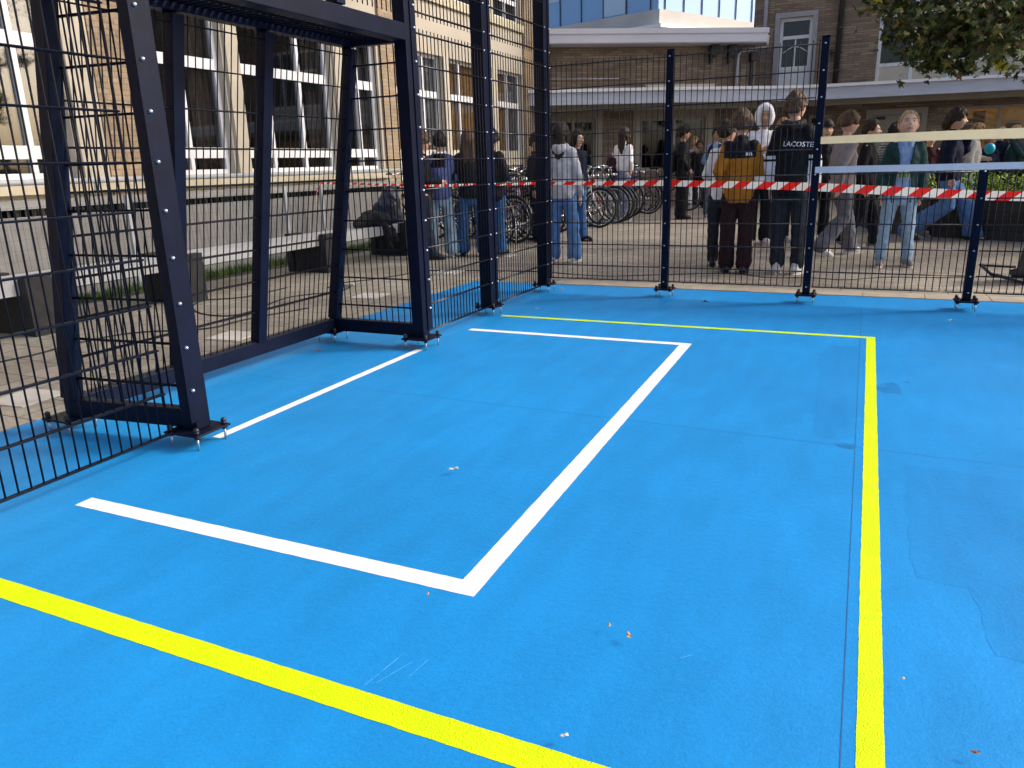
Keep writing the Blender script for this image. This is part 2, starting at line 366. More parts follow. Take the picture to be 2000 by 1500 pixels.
mb = MB(); mb.box(-3, 12.38, -.10, .02, 1.06, 1.215); mb.box(3.2, 12.38, -.02, .0, .99, 1.06); mb.box(12.86, 18.84, -.05, -.002, .95, 1.0); mb.box(3.2, 18.84, -.06, -.002, 4.36, 4.53); mb.build('sill', mat('cream_stone', (.58, .52, .38), .8, 0, .12, 3), LB)
for a, b in ((6.16, 6.48), (8.60, 8.84), (11.01, 11.24), (14.70, 14.90), (16.96, 17.25)):
    mb = MB(); mb.box(a, b, -.05, -.002, 1.22, 3.40); mb.build('pilaster', mat('pilaster_stone', (.53, .48, .39), .8, 0, .1, 3), LB)
cur = mat('ochre_curtain', (.80, .48, .17), .9, 0, .3, 14, stretch=(1, 1, .1)); curg = mat('grey_curtain', (.42, .38, .36), .9, 0, .2, 14, stretch=(1, 1, .1)); curd = mat('brown_curtain', (.12, .085, .06), .9, 0, .2, 14)
mull = {3.6: (4.5, 5.68), 7.08: (7.89,), 8.88: (9.52, 10.25), 11.27: (11.80,), 12.9: (14.04,), 14.92: (15.60,), 17.28: (18.05,)}
for a, b in near:
    window(LB, a, b, 1.22, 3.37, .1, mull[a], (1.50, 2.65), .06, .06, .14, gm_=pane_clear)
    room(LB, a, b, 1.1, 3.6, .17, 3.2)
    curtain(LB, b-.42, b-.06, 1.2, 3.4, .26, curd); curtain(LB, a+.03, a+.2, 1.2, 3.4, .26, curd)
for a, b in far_:
    window(LB, a, b, 1.0, 3.40, .1, mull[a], (2.65,), .06, .07, .12, gm_=pane_clear, panel=1.57, pm=cream)
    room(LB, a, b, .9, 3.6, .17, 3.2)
    m_ = mull[a][0]
    curtain(LB, a+.04, {12.9: a+.75, 14.92: b-.5, 17.28: m_+.1}[a], 1.5, 3.4, .22, cur, .04); curtain(LB, {12.9: b-.75, 14.92: b-.45, 17.28: m_+.25}[a], b-.04, 1.5, 3.4, .21, curg)
for a, b in near+far_:
    window(LB, a, b, 4.55, 6.3, .1, mull[a], (5.0,), .06, .07, .1)
# plinth wall in front of the light well
PW = empty('plinth_wall', (-7.6, 0, 0), PI/2, label='low grey concrete wall with dark slot under its coping, behind the long bench', cat='wall')
mb = MB(); mb.box(-3, 11.9, 0, .14, 0, .86)
mb.build('wall', mat('board_concrete', (.27, .265, .26), .85, 0, .16, 5, .25, 60), PW)
mb = MB(); mb.box(-3, 11.9, -.04, .52, .935, 1.01); mb.build('coping', conc, PW)
mb = MB(); y = -3
while y < 11.85: mb.box(y, y+.03, .01, .13, .861, .934); y += .09
mb.box(-3, 11.9, .10, .12, .861, .934); mb.build('slot_grille', blackp, PW)
mb = MB(); y = -2.4
while y < 11.9: mb.box(y, y+.012, -.003, .0, .01, .855); y += .6
mb.build('joint', conc, PW)
rail = empty('pipe_rail', (-7.68, 0, 0), PI/2, label='pale grey pipe handrail running above the low concrete wall', cat='handrail')
mb = MB(); mb.smooth = True; mb.tube([(-3, 0, 1.18), (12.3, 0, 1.18)], .03, 10); mb.build('rail', mat('pale_grey_paint', (.42, .45, .48), .45), rail)
for y in (1.2, 3.4, 5.9, 8.35, 10.6, 12.2):
    mb = MB(); mb.smooth = True; mb.tube([(y, .02, 1.01), (y, .0, 1.16)], .014, 8); mb.build('bracket', MC['pale_grey_paint'], rail)
# fine wire fence before the plinth wall
wf = empty('wire_fence', (-7.36, 0, 0), PI/2, label='thin grey wire fence with slim posts standing on the grass before the low wall', cat='fence')
wm = mat('fine_wire', (.10, .12, .11), .5, .3, .1); grm = mat('green_wire', (.02, .10, .05), .5)
mb = MB(); y = 1.5
while y < 11.2: mb.tube([(y, 0, .03), (y, 0, .95)], .0016, 4, False); y += .06
for k in range(10): mb.tube([(1.5, 0, .05+.1*k), (11.2, 0, .05+.1*k)], .0014, 4, False)
mb.build('wire_panel', wm, wf)
mb = MB(); mb.smooth = True; mb.tube([(1.5, -.01, .13), (11.2, -.01, .13)], .007, 6); mb.build('bottom_rail', grm, wf)
for y in (3.3, 6.0, 8.55, 9.35, 11.2):
    mb = MB(); mb.box(y-.02, y+.02, -.02, .02, 0, 1.02); mb.build('post', MC['pale_grey_paint'], wf)
# ---- middle low building (rotated) and right building
TH = math.radians(32.3)
WO = Vector((-8.06, 19.27))+1.3*Vector((-math.sin(TH), math.cos(TH)))
MBD = empty('brick_annex', (WO.x, WO.y, 0), TH, label='low brown brick building with pale flat roof edge behind the bicycles', cat='building')
def ms(px, py): return fp(px, py, WO, TH)
cr = mat('grey_cream_paint', (.36, .33, .27), .7, 0, .1, 3)
EN = ms(1478, 90)[0]; EF = fp(1499, 66, (WO.x+.5*math.sin(TH), WO.y-.5*math.cos(TH)), TH)[0]
w1 = (ms(1068, 232)[0], ms(1163, 232)[0], ms(1100, 330)[1]-.3, ms(1110, 232)[1])
w2 = (ms(1250, 228)[0], ms(1378, 228)[0], .95, ms(1300, 228)[1])
mb = MB(); facade(mb, 0, EN, 0, 4.25, [w1, w2], .15); mb.add([(EN, 0, 0), (EN, 0, 4.25), (EN, 5, 4.25), (EN, 5, 0)], [(0, 1, 2, 3)]); mb.build('wall', brick_dark, MBD)
for w_, xs in ((w1, (ms(1120, 232)[0],)), (w2, (ms(1318, 228)[0],))):
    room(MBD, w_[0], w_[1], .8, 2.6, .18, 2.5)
    window(MBD, *w_, .06, xs, (), .09, .1, .05, fm=cr, gm_=pane_clear)
mb = MB()
for q in (w1, w2):
    mb.box(q[1]+.002, q[1]+.22, -.04, .1, 0, 2.62); mb.box(q[0]-.2, q[0]-.002, -.04, .1, 0, 2.62); mb.box(q[0]-.2, q[1]+.22, -.045, -.002, q[3]+.002, 2.62)
mb.build('surround', cr, MBD)
mb = MB(); mb.box(-1.5, EF-.03, -.5, 5.2, 4.30, 4.46); mb.build('roof', fascia, MBD)
mb = MB(); mb.box(-1.5, EF, -.53, -.49, 4.28, 4.50); mb.box(-1.5, EF+.02, -.56, -.40, 4.50, 4.63); mb.box(-1.5, EF, -.49, 0, 4.26, 4.298); mb.build('roof_edge', mat('lavender_fascia', (.70, .70, .78), .5, 0, .05, 1), MBD)
for a, b, t in ((ms(1030, 170)[0], ms(1170, 170)[0], 3.16), (ms(1255, 165)[0], ms(1390, 165)[0], 3.24)):
    mb = MB(); mb.box(a, b, -.3, -.004, 3.0, t); mb.build('roof_upstand', MC['cream_frame'], MBD)
pm_ = mat('white_pipe', (.55, .56, .62), .45)
mb = MB(); mb.smooth = True
a = ms(1040, 155); b = ms(1209, 153); c = ms(1209, 178)
mb.tube([(a[0], -.06, a[1]), (b[0], -.06, b[1]), (c[0], -.06, 3.0)], .013, 6); mb.build('conduit', pm_, MBD)
a = ms(1497, 80); b = ms(1440, 103); c = ms(1436, 172)
mb = MB(); mb.smooth = True; mb.tube([(EF+.05, -.45, 4.45), (EF+.05, -.42, 4.15), (b[0]+.1, -.08, b[1]+.05), (b[0], -.07, b[1]-.05), (c[0], -.07, 3.02)], .042, 8); mb.build('downpipe', pm_, MBD)
for px in (1391, 1427):
    s_, z_ = ms(px, 100); L_ = MB(); L_.box(s_-.11, s_+.11, -.25, -.002, z_-.12, z_+.16); L_.box(s_-.13, s_+.13, -.28, .0, z_+.161, z_+.2); L_.box(s_-.10, s_-.05, -.2, -.01, z_-.32, z_-.121); L_.cyl((s_, -.14, z_-.121), .09, -.05, 12)
    L_.build('wall_lamp', blackp, MBD)
s_, z_ = ms(1468, 110); L_ = MB(); L_.box(s_-.1, s_+.1, -.22, -.002, z_-.12, z_+.1); L_.box(s_-.03, s_+.03, -.06, -.002, 3.0, z_-.12); L_.build('wall_lamp', blackp, MBD)
WY = 24.9
RB = empty('brick_building', (0, WY, 0), 0, label='tall brown brick school building with white framed windows above the canopy', cat='building')
def rs(px, py): return fp(px, py, (0, WY), 0)
h1 = (-2.72, -1.83, 3.02, 5.04); h2 = (-.1, 5.0, 3.05, 5.6)
d1 = (-.20, 1.30, 0, 2.42); d2 = (1.78, 4.9, .9, 2.40); d3 = (-1.75, -1.12, .9, 2.36)
mb = MB(); facade(mb, -3.45, 18, 0, 12, [h1, h2, d1, d2, d3], .16); mb.add([(-3.45, 0, 0), (-3.45, 0, 12), (-3.45, 9, 12), (-3.45, 9, 0)], [(0, 1, 2, 3)]); mb.build('wall', brick_dark, RB)
mb = MB(); mb.box(-3.6, 18.2, -.3, 9, 12, 12.25); mb.build('roof', fascia, RB)
stone = mat('window_stone', (.36, .35, .36), .8, 0, .1, 4)
mb = MB(); mb.box(h1[0]-.13, h1[0]-.001, -.04, .1, h1[2], h1[3]+.14); mb.box(h1[1]+.001, h1[1]+.13, -.04, .1, h1[2], h1[3]+.14); mb.box(h1[0]-.0, h1[1]+.0, -.04, .1, h1[3]+.001, h1[3]+.14); mb.build('surround', stone, RB)
w = window(RB, h1[0], h1[1], h1[2], h1[3], .08, (), (4.52,), .09, .05, .09, panel=3.62)
mb = MB(); cx = (h1[0]+h1[1])/2; mb.box(cx-.017, cx+.017, .085, .125, 3.7, 4.47)
arc = [(cx-.33+.66*i/12, .1, 4.12+.15*math.sin(PI*i/12)) for i in range(13)]; mb.tube(arc, .012, 6); mb.box(h1[0]+.09, h1[1]-.09, .07, .1, 3.62, 3.74); mb.build('glazing_bar', white, w)
room(RB, h1[0], h1[1], 2.9, 5.1, .17, 2); room(RB, h2[0], h2[1], 2.9, 5.7, .17, 3)
window(RB, h2[0], h2[1], h2[2], h2[3], .06, (.78, 1.7, 2.6, 3.5, 4.3), (3.60, 4.86), .09, .09, .09, panel=3.58, pm=cream, gm_=pane)
mb = MB(); mb.box(h1[0]-.2, h2[1], -.12, -.002, 2.96, 3.02); mb.build('roof_upstand', mat('lead_flashing', (.18, .18, .2), .6), RB)
# double door under the canopy
dm = mat('cream_door', (.37, .34, .28), .6, 0, .06, 2)
mb = MB(); mb.box(d1[0]-.02, d1[0]+.13, -.03, .12, 0, 2.44); mb.box(d1[1]-.13, d1[1]+.02, -.03, .12, 0, 2.44); mb.box(d1[0]+.13, d1[1]-.13, -.03, .12, 2.28, 2.44); mb.build('door_frame', dm, RB)
for a, b in ((d1[0]+.131, .55-.003), (.55+.003, d1[1]-.131)):
    mb = MB(); mb.box(a, b, .05, .1, .01, 2.278); dd = mb.build('door', dm, RB)
    mb = MB(); mb.box(a+.1, a+.34, .02, .049, 2.16, 2.24) if a < 0 else mb.cyl((a+.06, .03, 1.0), .012, .15, 8); mb.build('handle' if a > 0 else 'door_closer', blackp, dd)
room(RB, d1[0], d1[1], 0, 2.44, .17, 1.5)
warm = mat('glowing_amber_interior', (.50, .32, .12), .8, 0, .5, 1.2)
wb = warm.node_tree.nodes['Principled BSDF']; wb.inputs['Emission Color'].default_value = (.5, .3, .1, 1); wb.inputs['Emission Strength'].default_value = .12  # glow added to the room surfaces to brighten the interior, no lamp modelled
w = window(RB, *d2, .06, (3.05, 3.75), (1.95,), .07, .09, .04, fm=cr, gm_=pane_clear)
room(RB, d2[0], d2[1], .8, 2.5, .14, 2.2, warm)
mb = MB(); mb.box(1.85, 2.45, .5, .55, 1.0, 2.1); mb.box(2.5, 2.8, .9, .95, .9, 2.3); mb.box(3.3, 3.6, .5, .9, .9, 2.0); mb.build('cupboard', mat('oak_wood', (.40, .24, .09), .6, 0, .3, 4, stretch=(1, 1, 8)), RB)
window(RB, *d3, .06, (), (), .07, .09, .04, fm=cr, gm_=pane_clear); room(RB, d3[0], d3[1], .8, 2.5, .14, 2.2)
mb = MB(); mb.smooth = True; mb.tube([(-1.12, -.09, 3.0), (-1.05, -.09, 11.9)], .075, 12)
for z in (3.5, 4.6, 5.5): mb.cyl((-1.1, -.09, z), .09, .06, 12)
mb.build('downpipe', mat('dark_pipe', (.035, .03, .035), .5), RB)
mb = MB(); mb.smooth = True; mb.tube([(-3.12, -.1, 4.5), (-3.12, -.1, 11.9)], .05, 8); mb.build('downpipe', pm_, RB)
mb = MB(); mb.box(-1.42, -1.28, -.16, -.003, 3.95, 4.1); mb.box(-1.28, -.98, -.03, -.004, 4.0, 4.02); mb.build('wall_lamp', blackp, RB)
# canopy over both
cf = [(-8.7, 18.9), (-5.03, 20.9), (-2.68, 22.55), (-1.9, 22.98), (-1.2, 23.18), (1.01, 23.44), (9, 24.3)]
cb_ = [(9, 24.89), (-2.2, 24.89), (-3.1, 24.05), (-9.1, 20.05)]
CN = empty('canopy', (0, 0, 0), 0, label='long flat entrance canopy with pale blue fascia linking the two brick buildings', cat='canopy')
mb = MB(); mb.poly(cf+cb_, 2.72, 2.93); mb.build('roof_slab', mat('canopy_soffit', (.30, .27, .22), .8, 0, .12, 2), CN)
mb = MB()
for i in range(len(cf)-1):
    a, b = Vector(cf[i]+(0,)), Vector(cf[i+1]+(0,)); mb.beam(a+Vector((0, -.03, 2.815)), b+Vector((0, -.03, 2.815)), .05, .30)
mb.build('fascia', fascia, CN)
mb = MB()
for i in range(len(cf)-1):
    a, b = Vector(cf[i]+(0,)), Vector(cf[i+1]+(0,)); mb.beam(a+Vector((0, -.06, 3.005)), b+Vector((0, -.06, 3.005)), .14, .075)
mb.build('fascia_trim', fascia_top, CN)
mb = MB()
for i in range(len(cf)-1):
    a, b = Vector(cf[i]+(0,)), Vector(cf[i+1]+(0,)); nn = Vector((-(b-a).y, (b-a).x, 0)).normalized()*.55; mb.beam(a+nn+Vector((0, 0, 2.63)), b+nn+Vector((0, 0, 2.63)), .12, .18)
mb.build('beam', cr, CN)
# glass office building far behind
gc = Vector((-10.3, 41, 0)); zb = 8.47
def along(px, py, z):  # point at height z on the sight line
    p = gp(px, py, z); return Vector((p.x, p.y, 0))
c0 = along(1287, 18, zb); lf = along(1040, 62, zb); rg = along(1465, 44, zb)
lf = c0+(lf-c0)*1.8; rg = c0+(rg-c0)*1.6
GB = empty('office_building', (c0.x, c0.y, 0), 0, label='modern blue glass office block with concrete bands far behind the roofs', cat='building')
lf -= c0; rg -= c0; bk = lf+rg
def offs(k):  # outward offset of the corner prism
    a = lf.normalized(); b = rg.normalized(); e = -(a+b)*k; return [tuple((lf-b*k+a*k))[:2], tuple(e)[:2], tuple((rg-a*k+b*k))[:2], tuple(bk)[:2]]
mb = MB(); mb.poly(offs(.15), zb-.72, zb); mb.poly(offs(.15), zb+1.9, zb+2.9); mb.poly(offs(.15), zb+5.2, zb+6.2); mb.build('concrete_band', mat('office_concrete', (.50, .49, .47), .8, 0, .1, .5), GB)
mb = MB(); mb.poly(offs(.55), zb-.9, zb-.73); mb.build('ledge', white, GB)
skyg = glass('blue_glass', (.20, .40, .70), rough=.05)
mb = MB(); mb.poly(offs(-.1), zb+.01, zb+1.89); mb.poly(offs(-.1), zb+2.91, zb+5.19); mb.build('glazing', skyg, GB)
mb = MB(); mb.poly(offs(-1.4), 0, zb-.91); mb.build('lower_storey', mat('dark_cladding', (.06, .08, .09), .3), GB)
mb = MB()
for v, s_ in ((lf, 1), (rg, 1)):
    L_ = v.length; d = v.normalized(); n_ = -((lf.normalized() if v is rg else rg.normalized()))*.0; k = .55
    while k < L_:
        p = d*k - (rg.normalized() if v is lf else lf.normalized())*(-.06); mb.beam(p+Vector((0, 0, zb)), p+Vector((0, 0, zb+1.9)), .04, .05); mb.beam(p+Vector((0, 0, zb+2.9)), p+Vector((0, 0, zb+5.2)), .04, .05); k += 1.45
for k in range(3, 14):
    if random.random() < .6:
        d = lf.normalized(); q0 = d*(.62+1.45*(k-3)); q1 = d*(.62+1.45*(k-2)-.1); e_ = rg.normalized()*-.07; gm2 = MC.setdefault('pane_light', glass('pane_light', (.42, .58, .75), rough=.15)); zz = random.choice(((1.1, 1.85), (.1, 1.85), (1.3, 1.85), (.1, .9)))
        p2 = MB(); p2.add([tuple(q0-e_+Vector((0, 0, zb+zz[0]))), tuple(q1-e_+Vector((0, 0, zb+zz[0]))), tuple(q1-e_+Vector((0, 0, zb+zz[1]))), tuple(q0-e_+Vector((0, 0, zb+zz[1])))], [(0, 1, 2, 3)]); p2.build('blind', gm2, GB)
mb.build('mullion', mat('dark_mullion', (.03, .05, .09), .4), GB)
# ------------------------------------------------------------------ cage: fences and goal
def wire_panel(name, a, b, zs, par, dv=.05, z0=None, z1=None, rv=.0038, rh=.0048, off=.008, top=.03):
    """double-wire mesh between ground points a and b: verticals every 5 cm, twin horizontals at zs"""
    a, b = Vector(a+(0,)), Vector(b+(0,)); L = (b-a).length; d = (b-a)/L; n = Vector((-d.y, d.x, 0))
    z0 = zs[0] if z0 is None else z0; z1 = (zs[-1]+top) if z1 is None else z1
    mb = MB(); k = int(L/dv); s0 = (L-k*dv)/2
    for i in range(k+1):
        p = a+d*(s0+i*dv); mb.tube([p+Vector((0, 0, z0)), p+Vector((0, 0, z1))], rv, 6)
    mb.mi = 1
    for z in zs:
        for s in (-1, 1): mb.tube([a+n*off*s+Vector((0, 0, z)), b+n*off*s+Vector((0, 0, z))], rh, 6)
    return mb.build(name, [steelw, steelh], par, smooth=True)
def base(par, x, y, w=.2, zp=.062, rot=0):
    """levelled base plate on threaded studs"""
    M = Matrix.Translation((x, y, 0)) @ Matrix.Rotation(rot, 4, 'Z')
    mb = MB(); mb.box(-w/2, w/2, -w/2, w/2, zp, zp+.011, M); o = mb.build('base_plate', steel, par)
    for sx in (-1, 1):
        for sy in (-1, 1):
            c = M @ Vector((sx*(w/2-.022), sy*(w/2-.022), 0)); q = MB(); q.smooth = True
            q.cyl((c.x, c.y, -.008), .0055, zp+.01, 8); q.mi = 1; q.cyl((c.x, c.y, zp+.012), .013, .012, 6); q.ell((c.x, c.y, zp+.03), (.014, .014, .013), 10, 6); q.cyl((c.x, c.y, zp-.013), .013, .012, 6)
            q.build('stud', [zinc, blackp], o)
    return o
ZS = [.08, .27, .47, .67, .87, 1.07, 1.27, 1.47, 1.67, 1.87, 2.07]
ZB = [.14, .27, .47, .67, .87, 1.07, 1.27, 1.47, 1.67, 1.87, 2.07]
def bolts(par, x, y, zs, n, r=.009):
    """row of dome-headed bolts facing n"""
    n = Vector(n); o = None
    for z in zs:
        if z > 2.5: break
        if o is None:
            mb = MB(); mb.smooth = True; mb.ell(n*.002, (r, r, r*.8), 10, 6); o = mb.build('bolt', zinc, par)
        else: o = o.copy(); COL.objects.link(o); o.parent = par
        o.location = (x, y, z)
def fence_post(par, x, y, h, w, d, n, off=.0, rot=0, bw=.19):
    mb = MB(); mb.box(x-w/2, x+w/2, y-d/2, y+d/2, .075, h); mb.box(x-w/2-.002, x+w/2+.002, y-d/2-.002, y+d/2+.002, h+.001, h+.012)
    o = mb.build('post', steel, par); base(o, x, y, bw)
    return o
FY = 6.95
# corner of the tall section, and the two-metre back fence
TF = empty('tall_fence', (-2.9, 5.9, 0), 0, label='tall navy mesh fence between the goal and the far corner post', cat='fence')
def rel(o): # children are built in world coordinates; keep them there
    for c in o.children: c.matrix_parent_inverse = Matrix.Translation(o.location).inverted()
ZU = [2.20+.2*k for k in range(10)]
for y in (5.73, 6.98):
    p = fence_post(TF, -2.85, y, 4.05, .10, .12, 0)
    mb = MB(); mb.box(-2.799, -2.792, y-.075, y-.035, .12, 4.0); mb.box(-2.799, -2.792, y+.035, y+.075, .12, 4.0); mb.build('clamp_strip', steel, p)
    bolts(p, -2.791, y-.055, ZB[1:]+ZU, (1, 0, 0)); bolts(p, -2.791, y+.055, ZB[1:]+ZU, (1, 0, 0))
for a, b in ((4.47, 5.66), (5.80, 6.91)):
    wire_panel('wire_panel', (-2.805, a), (-2.805, b), ZS, TF); wire_panel('wire_panel', (-2.805, a), (-2.805, b), ZU, TF, z0=2.17)
BF = empty('back_fence', (-1.7, FY, 0), 0, label='two metre navy mesh fence with a free top edge on the far court side', cat='fence')
for x in (-1.64, -.405):
    p = fence_post(BF, x, FY+.03, 2.12, .062, .05, 0, bw=.17)
    mb = MB(); mb.box(x-.026, x+.026, FY-.026, FY-.019, .1, 2.11); mb.build('clamp_strip', steel, p)
    bolts(p, x, FY-.027, ZB, (0, -1, 0), .0085)
for a, b in ((-2.79, -1.68), (-1.60, -.445)): wire_panel('wire_panel', (a, FY-.01), (b, FY-.01), ZB, BF)
LF = empty('low_fence', (.8, FY, 0), 0, label='one metre high navy mesh fence under the pale blue strap at the right', cat='fence')
for x in (.80, 2.02):
    p = fence_post(LF, x, FY+.03, 1.09, .062, .05, 0, bw=.17)
    mb = MB(); mb.box(x-.026, x+.026, FY-.026, FY-.019, .1, 1.08); mb.build('clamp_strip', steel, p); bolts(p, x, FY-.027, ZB[:6], (0, -1, 0), .0085)
for a, b in ((-.365, .76), (.84, 1.98), (2.06, 3.3)): wire_panel('wire_panel', (a, FY-.01), (b, FY-.01), ZB[:6], LF)
# near side fence
NF = empty('side_fence', (-2.9, 1, 0), 0, label='tall navy mesh fence in the left foreground beside the goal', cat='fence')
wire_panel('wire_panel', (-2.80, -.2), (-2.80, 2.31), ZS, NF); wire_panel('wire_panel', (-2.80, -.2), (-2.80, 2.31), ZU, NF, z0=2.17)
fence_post(NF, -2.85, -.26, 4.05, .10, .1, 0)
# goal
GX, GR, GT = -2.77, -3.54, -3.18; YN, YF = 2.44, 4.48; HZ = 2.03; YR = 2.36
GL = empty('football_goal', (-3.3, (YN+YF)/2, 0), 0, label='navy steel football goal cage with sloping back legs and mesh sides set in the fence', cat='goal')
for y, s in ((YN, -1), (YF, 1)):
    yr = YR if s < 0 else y
    mb = MB(); mb.box(GX-.045, GX+.045, y-.042, y+.042, .075, 4.05); p = mb.build('post', steel, GL); base(p, GX, y, .21)
    mb = MB(); mb.box(GX+.046, GX+.053, y+s*.045-.03, y+s*.045+.03, .12, 4.0); mb.build('clamp_strip', steel, p)
    bolts(p, GX+.054, y+s*.045, ZB[1:]+ZU, (1, 0, 0), .011)
    mb = MB(); mb.beam((GR, yr, .12), (GX-.046, y, .12), .06, .09); mb.build('bottom_rail', steel, GL)
    mb = MB(); mb.beam((GR+.03, yr, .166), (GT, yr, HZ-.05), .07, .075, (1, 0, 0)); l_ = mb.build('rear_leg', steel, GL); base(l_, GR+.0, yr, .19)
    mb = MB(); mb.beam((GT-.04, yr, HZ), (GX-.046, y, HZ), .06, .09); mb.build('roof_rail', steel, GL)
mb = MB(); mb.box(GX-.05, GX+.05, YN+.051, YF-.051, HZ-.045, HZ+.055); mb.build('crossbar', steel, GL)
mb = MB(); mb.box(GT-.05, GT+.03, YR+.035, YF-.031, HZ-.045, HZ+.045); mb.build('rear_top_rail', steel, GL)
mb = MB(); mb.box(GR-.03, GR+.05, YR+.035, YF-.031, .075, .165); mb.build('rear_bottom_rail', steel, GL)
for y in (3.03, 3.68):
    mb = MB(); mb.beam((GR+.03, y, .166), (GT, y, HZ-.05), .075, .07, (1, 0, 0)); mb.build('back_strut', steel, GL)
mb = MB(); mb.box(GX-.04, GX+.04, (YN+YF)/2-.05+.35, (YN+YF)/2+.03+.35, HZ+.066, 4.0); mb.build('upper_post', steel, GL)
def lerp(a, b, t): return a+(b-a)*t
for y in (YN, YF):   # side meshes follow the sloping leg
    yr = YR if y == YN else y; yy_ = lambda x: lerp(yr, y, (x-GR)/(GX-GR)); mb = MB(); x = GX-.08
    while x > GR+.07:
        t = (x-(GR+.03))/(GT-GR-.03); zt = HZ-.05 if x > GT else lerp(.166, HZ-.05, t)
        mb.tube([(x, yy_(x), .165), (x, yy_(x), max(.2, zt))], .0038, 6); x -= .05
    for z in ZB[1:-1]:
        xl = lerp(GR+.03, GT, (z-.166)/(HZ-.216))
        for s in (-1, 1): mb.tube([(xl, yy_(xl)+.008*s, z), (GX-.045, y+.008*s, z)], .0048, 6)
    mb.build('side_mesh', steelw, GL, smooth=True)
mb = MB(); y = YR+.06; tl = Vector((GT-(GR+.03), 0, HZ-.05-.166)); nn_ = Vector((-tl.z, 0, tl.x)).normalized()
while y < YF-.04:
    mb.tube([(GR+.03, y, .166), (GT, y, HZ-.05)], .0033, 6); y += .05
for k in range(1, 10):
    p = Vector((GR+.03, 0, .166))+tl*(k*.2/tl.length)
    for s in (-1, 1): q = p+nn_*.008*s; mb.tube([(q.x, YR+.03, q.z), (q.x, YF-.03, q.z)], .0042, 6)
mb.build('back_mesh', steelw, GL, smooth=True)
mb = MB(); y = YN+.06
while y < YF-.04:
    mb.box(GT+.03, GX-.05, y-.009, y+.009, HZ-.012, HZ+.012); y += .05
mb.tube([((GT+GX)/2, YN+.03, HZ-.02), ((GT+GX)/2, YF-.03, HZ-.02)], .0042, 6)
mb.build('roof_grid', steelw, GL)
wire_panel('upper_mesh', (GX-.0, YN+.06), (GX-.0, YF-.06), [2.24+.2*k for k in range(9)], GL, z0=2.14)
for o in (TF, BF, LF, NF, GL): rel(o)
# straps and barrier tape
def ribbon(name, pts, hs, m, par=None, thick=.0015, vcount=1):
    """vertical band through pts (x, y, z-centre); hs half-heights; uv.x = metres along"""
    P = []; H = []
    for i in range(len(pts)-1):
        n = max(2, int((Vector(pts[i+1])-Vector(pts[i])).length/.05))
        for k in range(n):
            t = k/n; P.append(Vector(pts[i]).lerp(Vector(pts[i+1]), t)); H.append(lerp(hs[i], hs[i+1], t))
    P.append(Vector(pts[-1])); H.append(hs[-1])
    me = bpy.data.meshes.new(name); vs = []; us = []; u = 0
    for i, p in enumerate(P):
        if i: u += (p-P[i-1]).length
        w = Vector((noise.noise(p*1.3)*.008, noise.noise(p*1.7+Vector((5, 0, 0)))*.01, noise.noise(p*.9)*.006))
        q = p+w; tl = noise.noise(p*.8+Vector((0, 9, 0)))*.012
        vs += [q+Vector((0, tl, -H[i])), q+Vector((0, -tl, H[i]))]; us += [(u, 0), (u, 2*H[i])]
    fs = [(2*i, 2*i+2, 2*i+3, 2*i+1) for i in range(len(P)-1)]
    me.from_pydata([tuple(v) for v in vs], [], fs); uv = me.uv_layers.new(name='UVMap')
    for l in me.loops: uv.data[l.index].uv = us[l.vertex_index]
    me.materials.append(m); o = bpy.data.objects.new(name, me); COL.objects.link(o)
    if par: o.parent = par
    for p in me.polygons: p.use_smooth = True
    return o
def tape_mat():
    m, nt, b = nodes('barrier_tape'); L = nt.links.new
    uv = nt.nodes.new('ShaderNodeUVMap'); sp = nt.nodes.new('ShaderNodeSeparateXYZ'); L(uv.outputs[0], sp.inputs[0])
    a = nt.nodes.new('ShaderNodeMath'); a.operation = 'MULTIPLY_ADD'; a.inputs[1].default_value = 1.15; L(sp.outputs[1], a.inputs[0]); L(sp.outputs[0], a.inputs[2])
    d = nt.nodes.new('ShaderNodeMath'); d.operation = 'DIVIDE'; d.inputs[1].default_value = .2; L(a.outputs[0], d.inputs[0])
    f = nt.nodes.new('ShaderNodeMath'); f.operation = 'FRACT'; L(d.outputs[0], f.inputs[0])
    g_ = nt.nodes.new('ShaderNodeMath'); g_.operation = 'GREATER_THAN'; g_.inputs[1].default_value = .5; L(f.outputs[0], g_.inputs[0])
    mx = nt.nodes.new('ShaderNodeMix'); mx.data_type = 'RGBA'; mx.inputs['A'].default_value = (.80, .02, .012, 1); mx.inputs['B'].default_value = (.88, .84, .80, 1)
    L(g_.outputs[0], mx.inputs['Factor']); L(mx.outputs['Result'], b.inputs['Base Color']); b.inputs['Roughness'].default_value = .4
    return m
TM = tape_mat()
def translucent(m, f=.5):
    nt = m.node_tree; b = nt.nodes['Principled BSDF']; t = nt.nodes.new('ShaderNodeBsdfTranslucent'); mx = nt.nodes.new('ShaderNodeMixShader'); mx.inputs[0].default_value = f
    s_ = b.inputs['Base Color']
    if s_.links: nt.links.new(s_.links[0].from_socket, t.inputs[0])
    else: t.inputs[0].default_value = s_.default_value
    nt.links.new(b.outputs[0], mx.inputs[1]); nt.links.new(t.outputs[0], mx.inputs[2]); nt.links.new(mx.outputs[0], nt.nodes['Material Output'].inputs[0]); return m
translucent(TM, .45)
t_ = ribbon('barrier_tape', [(3.2, 7.1, .80), (.83, 7.06, .885), (-.42, 7.06, .965), (-1.69, 7.08, 1.02), (-2.93, 7.12, 1.035), (-4.9, 8.15, 1.0), (-7.3, 9.32, 1.04)], [.036, .036, .034, .026, .013, .014, .014], TM)
tag(t_, 'red and white striped barrier tape stretched behind the fence at waist height', 'tape')
e_ = ribbon('tape_end', [(-7.30, 9.28, 1.02), (-7.24, 9.1, .93), (-7.2, 9.02, .80)], [.03, .03, .035], TM, t_)
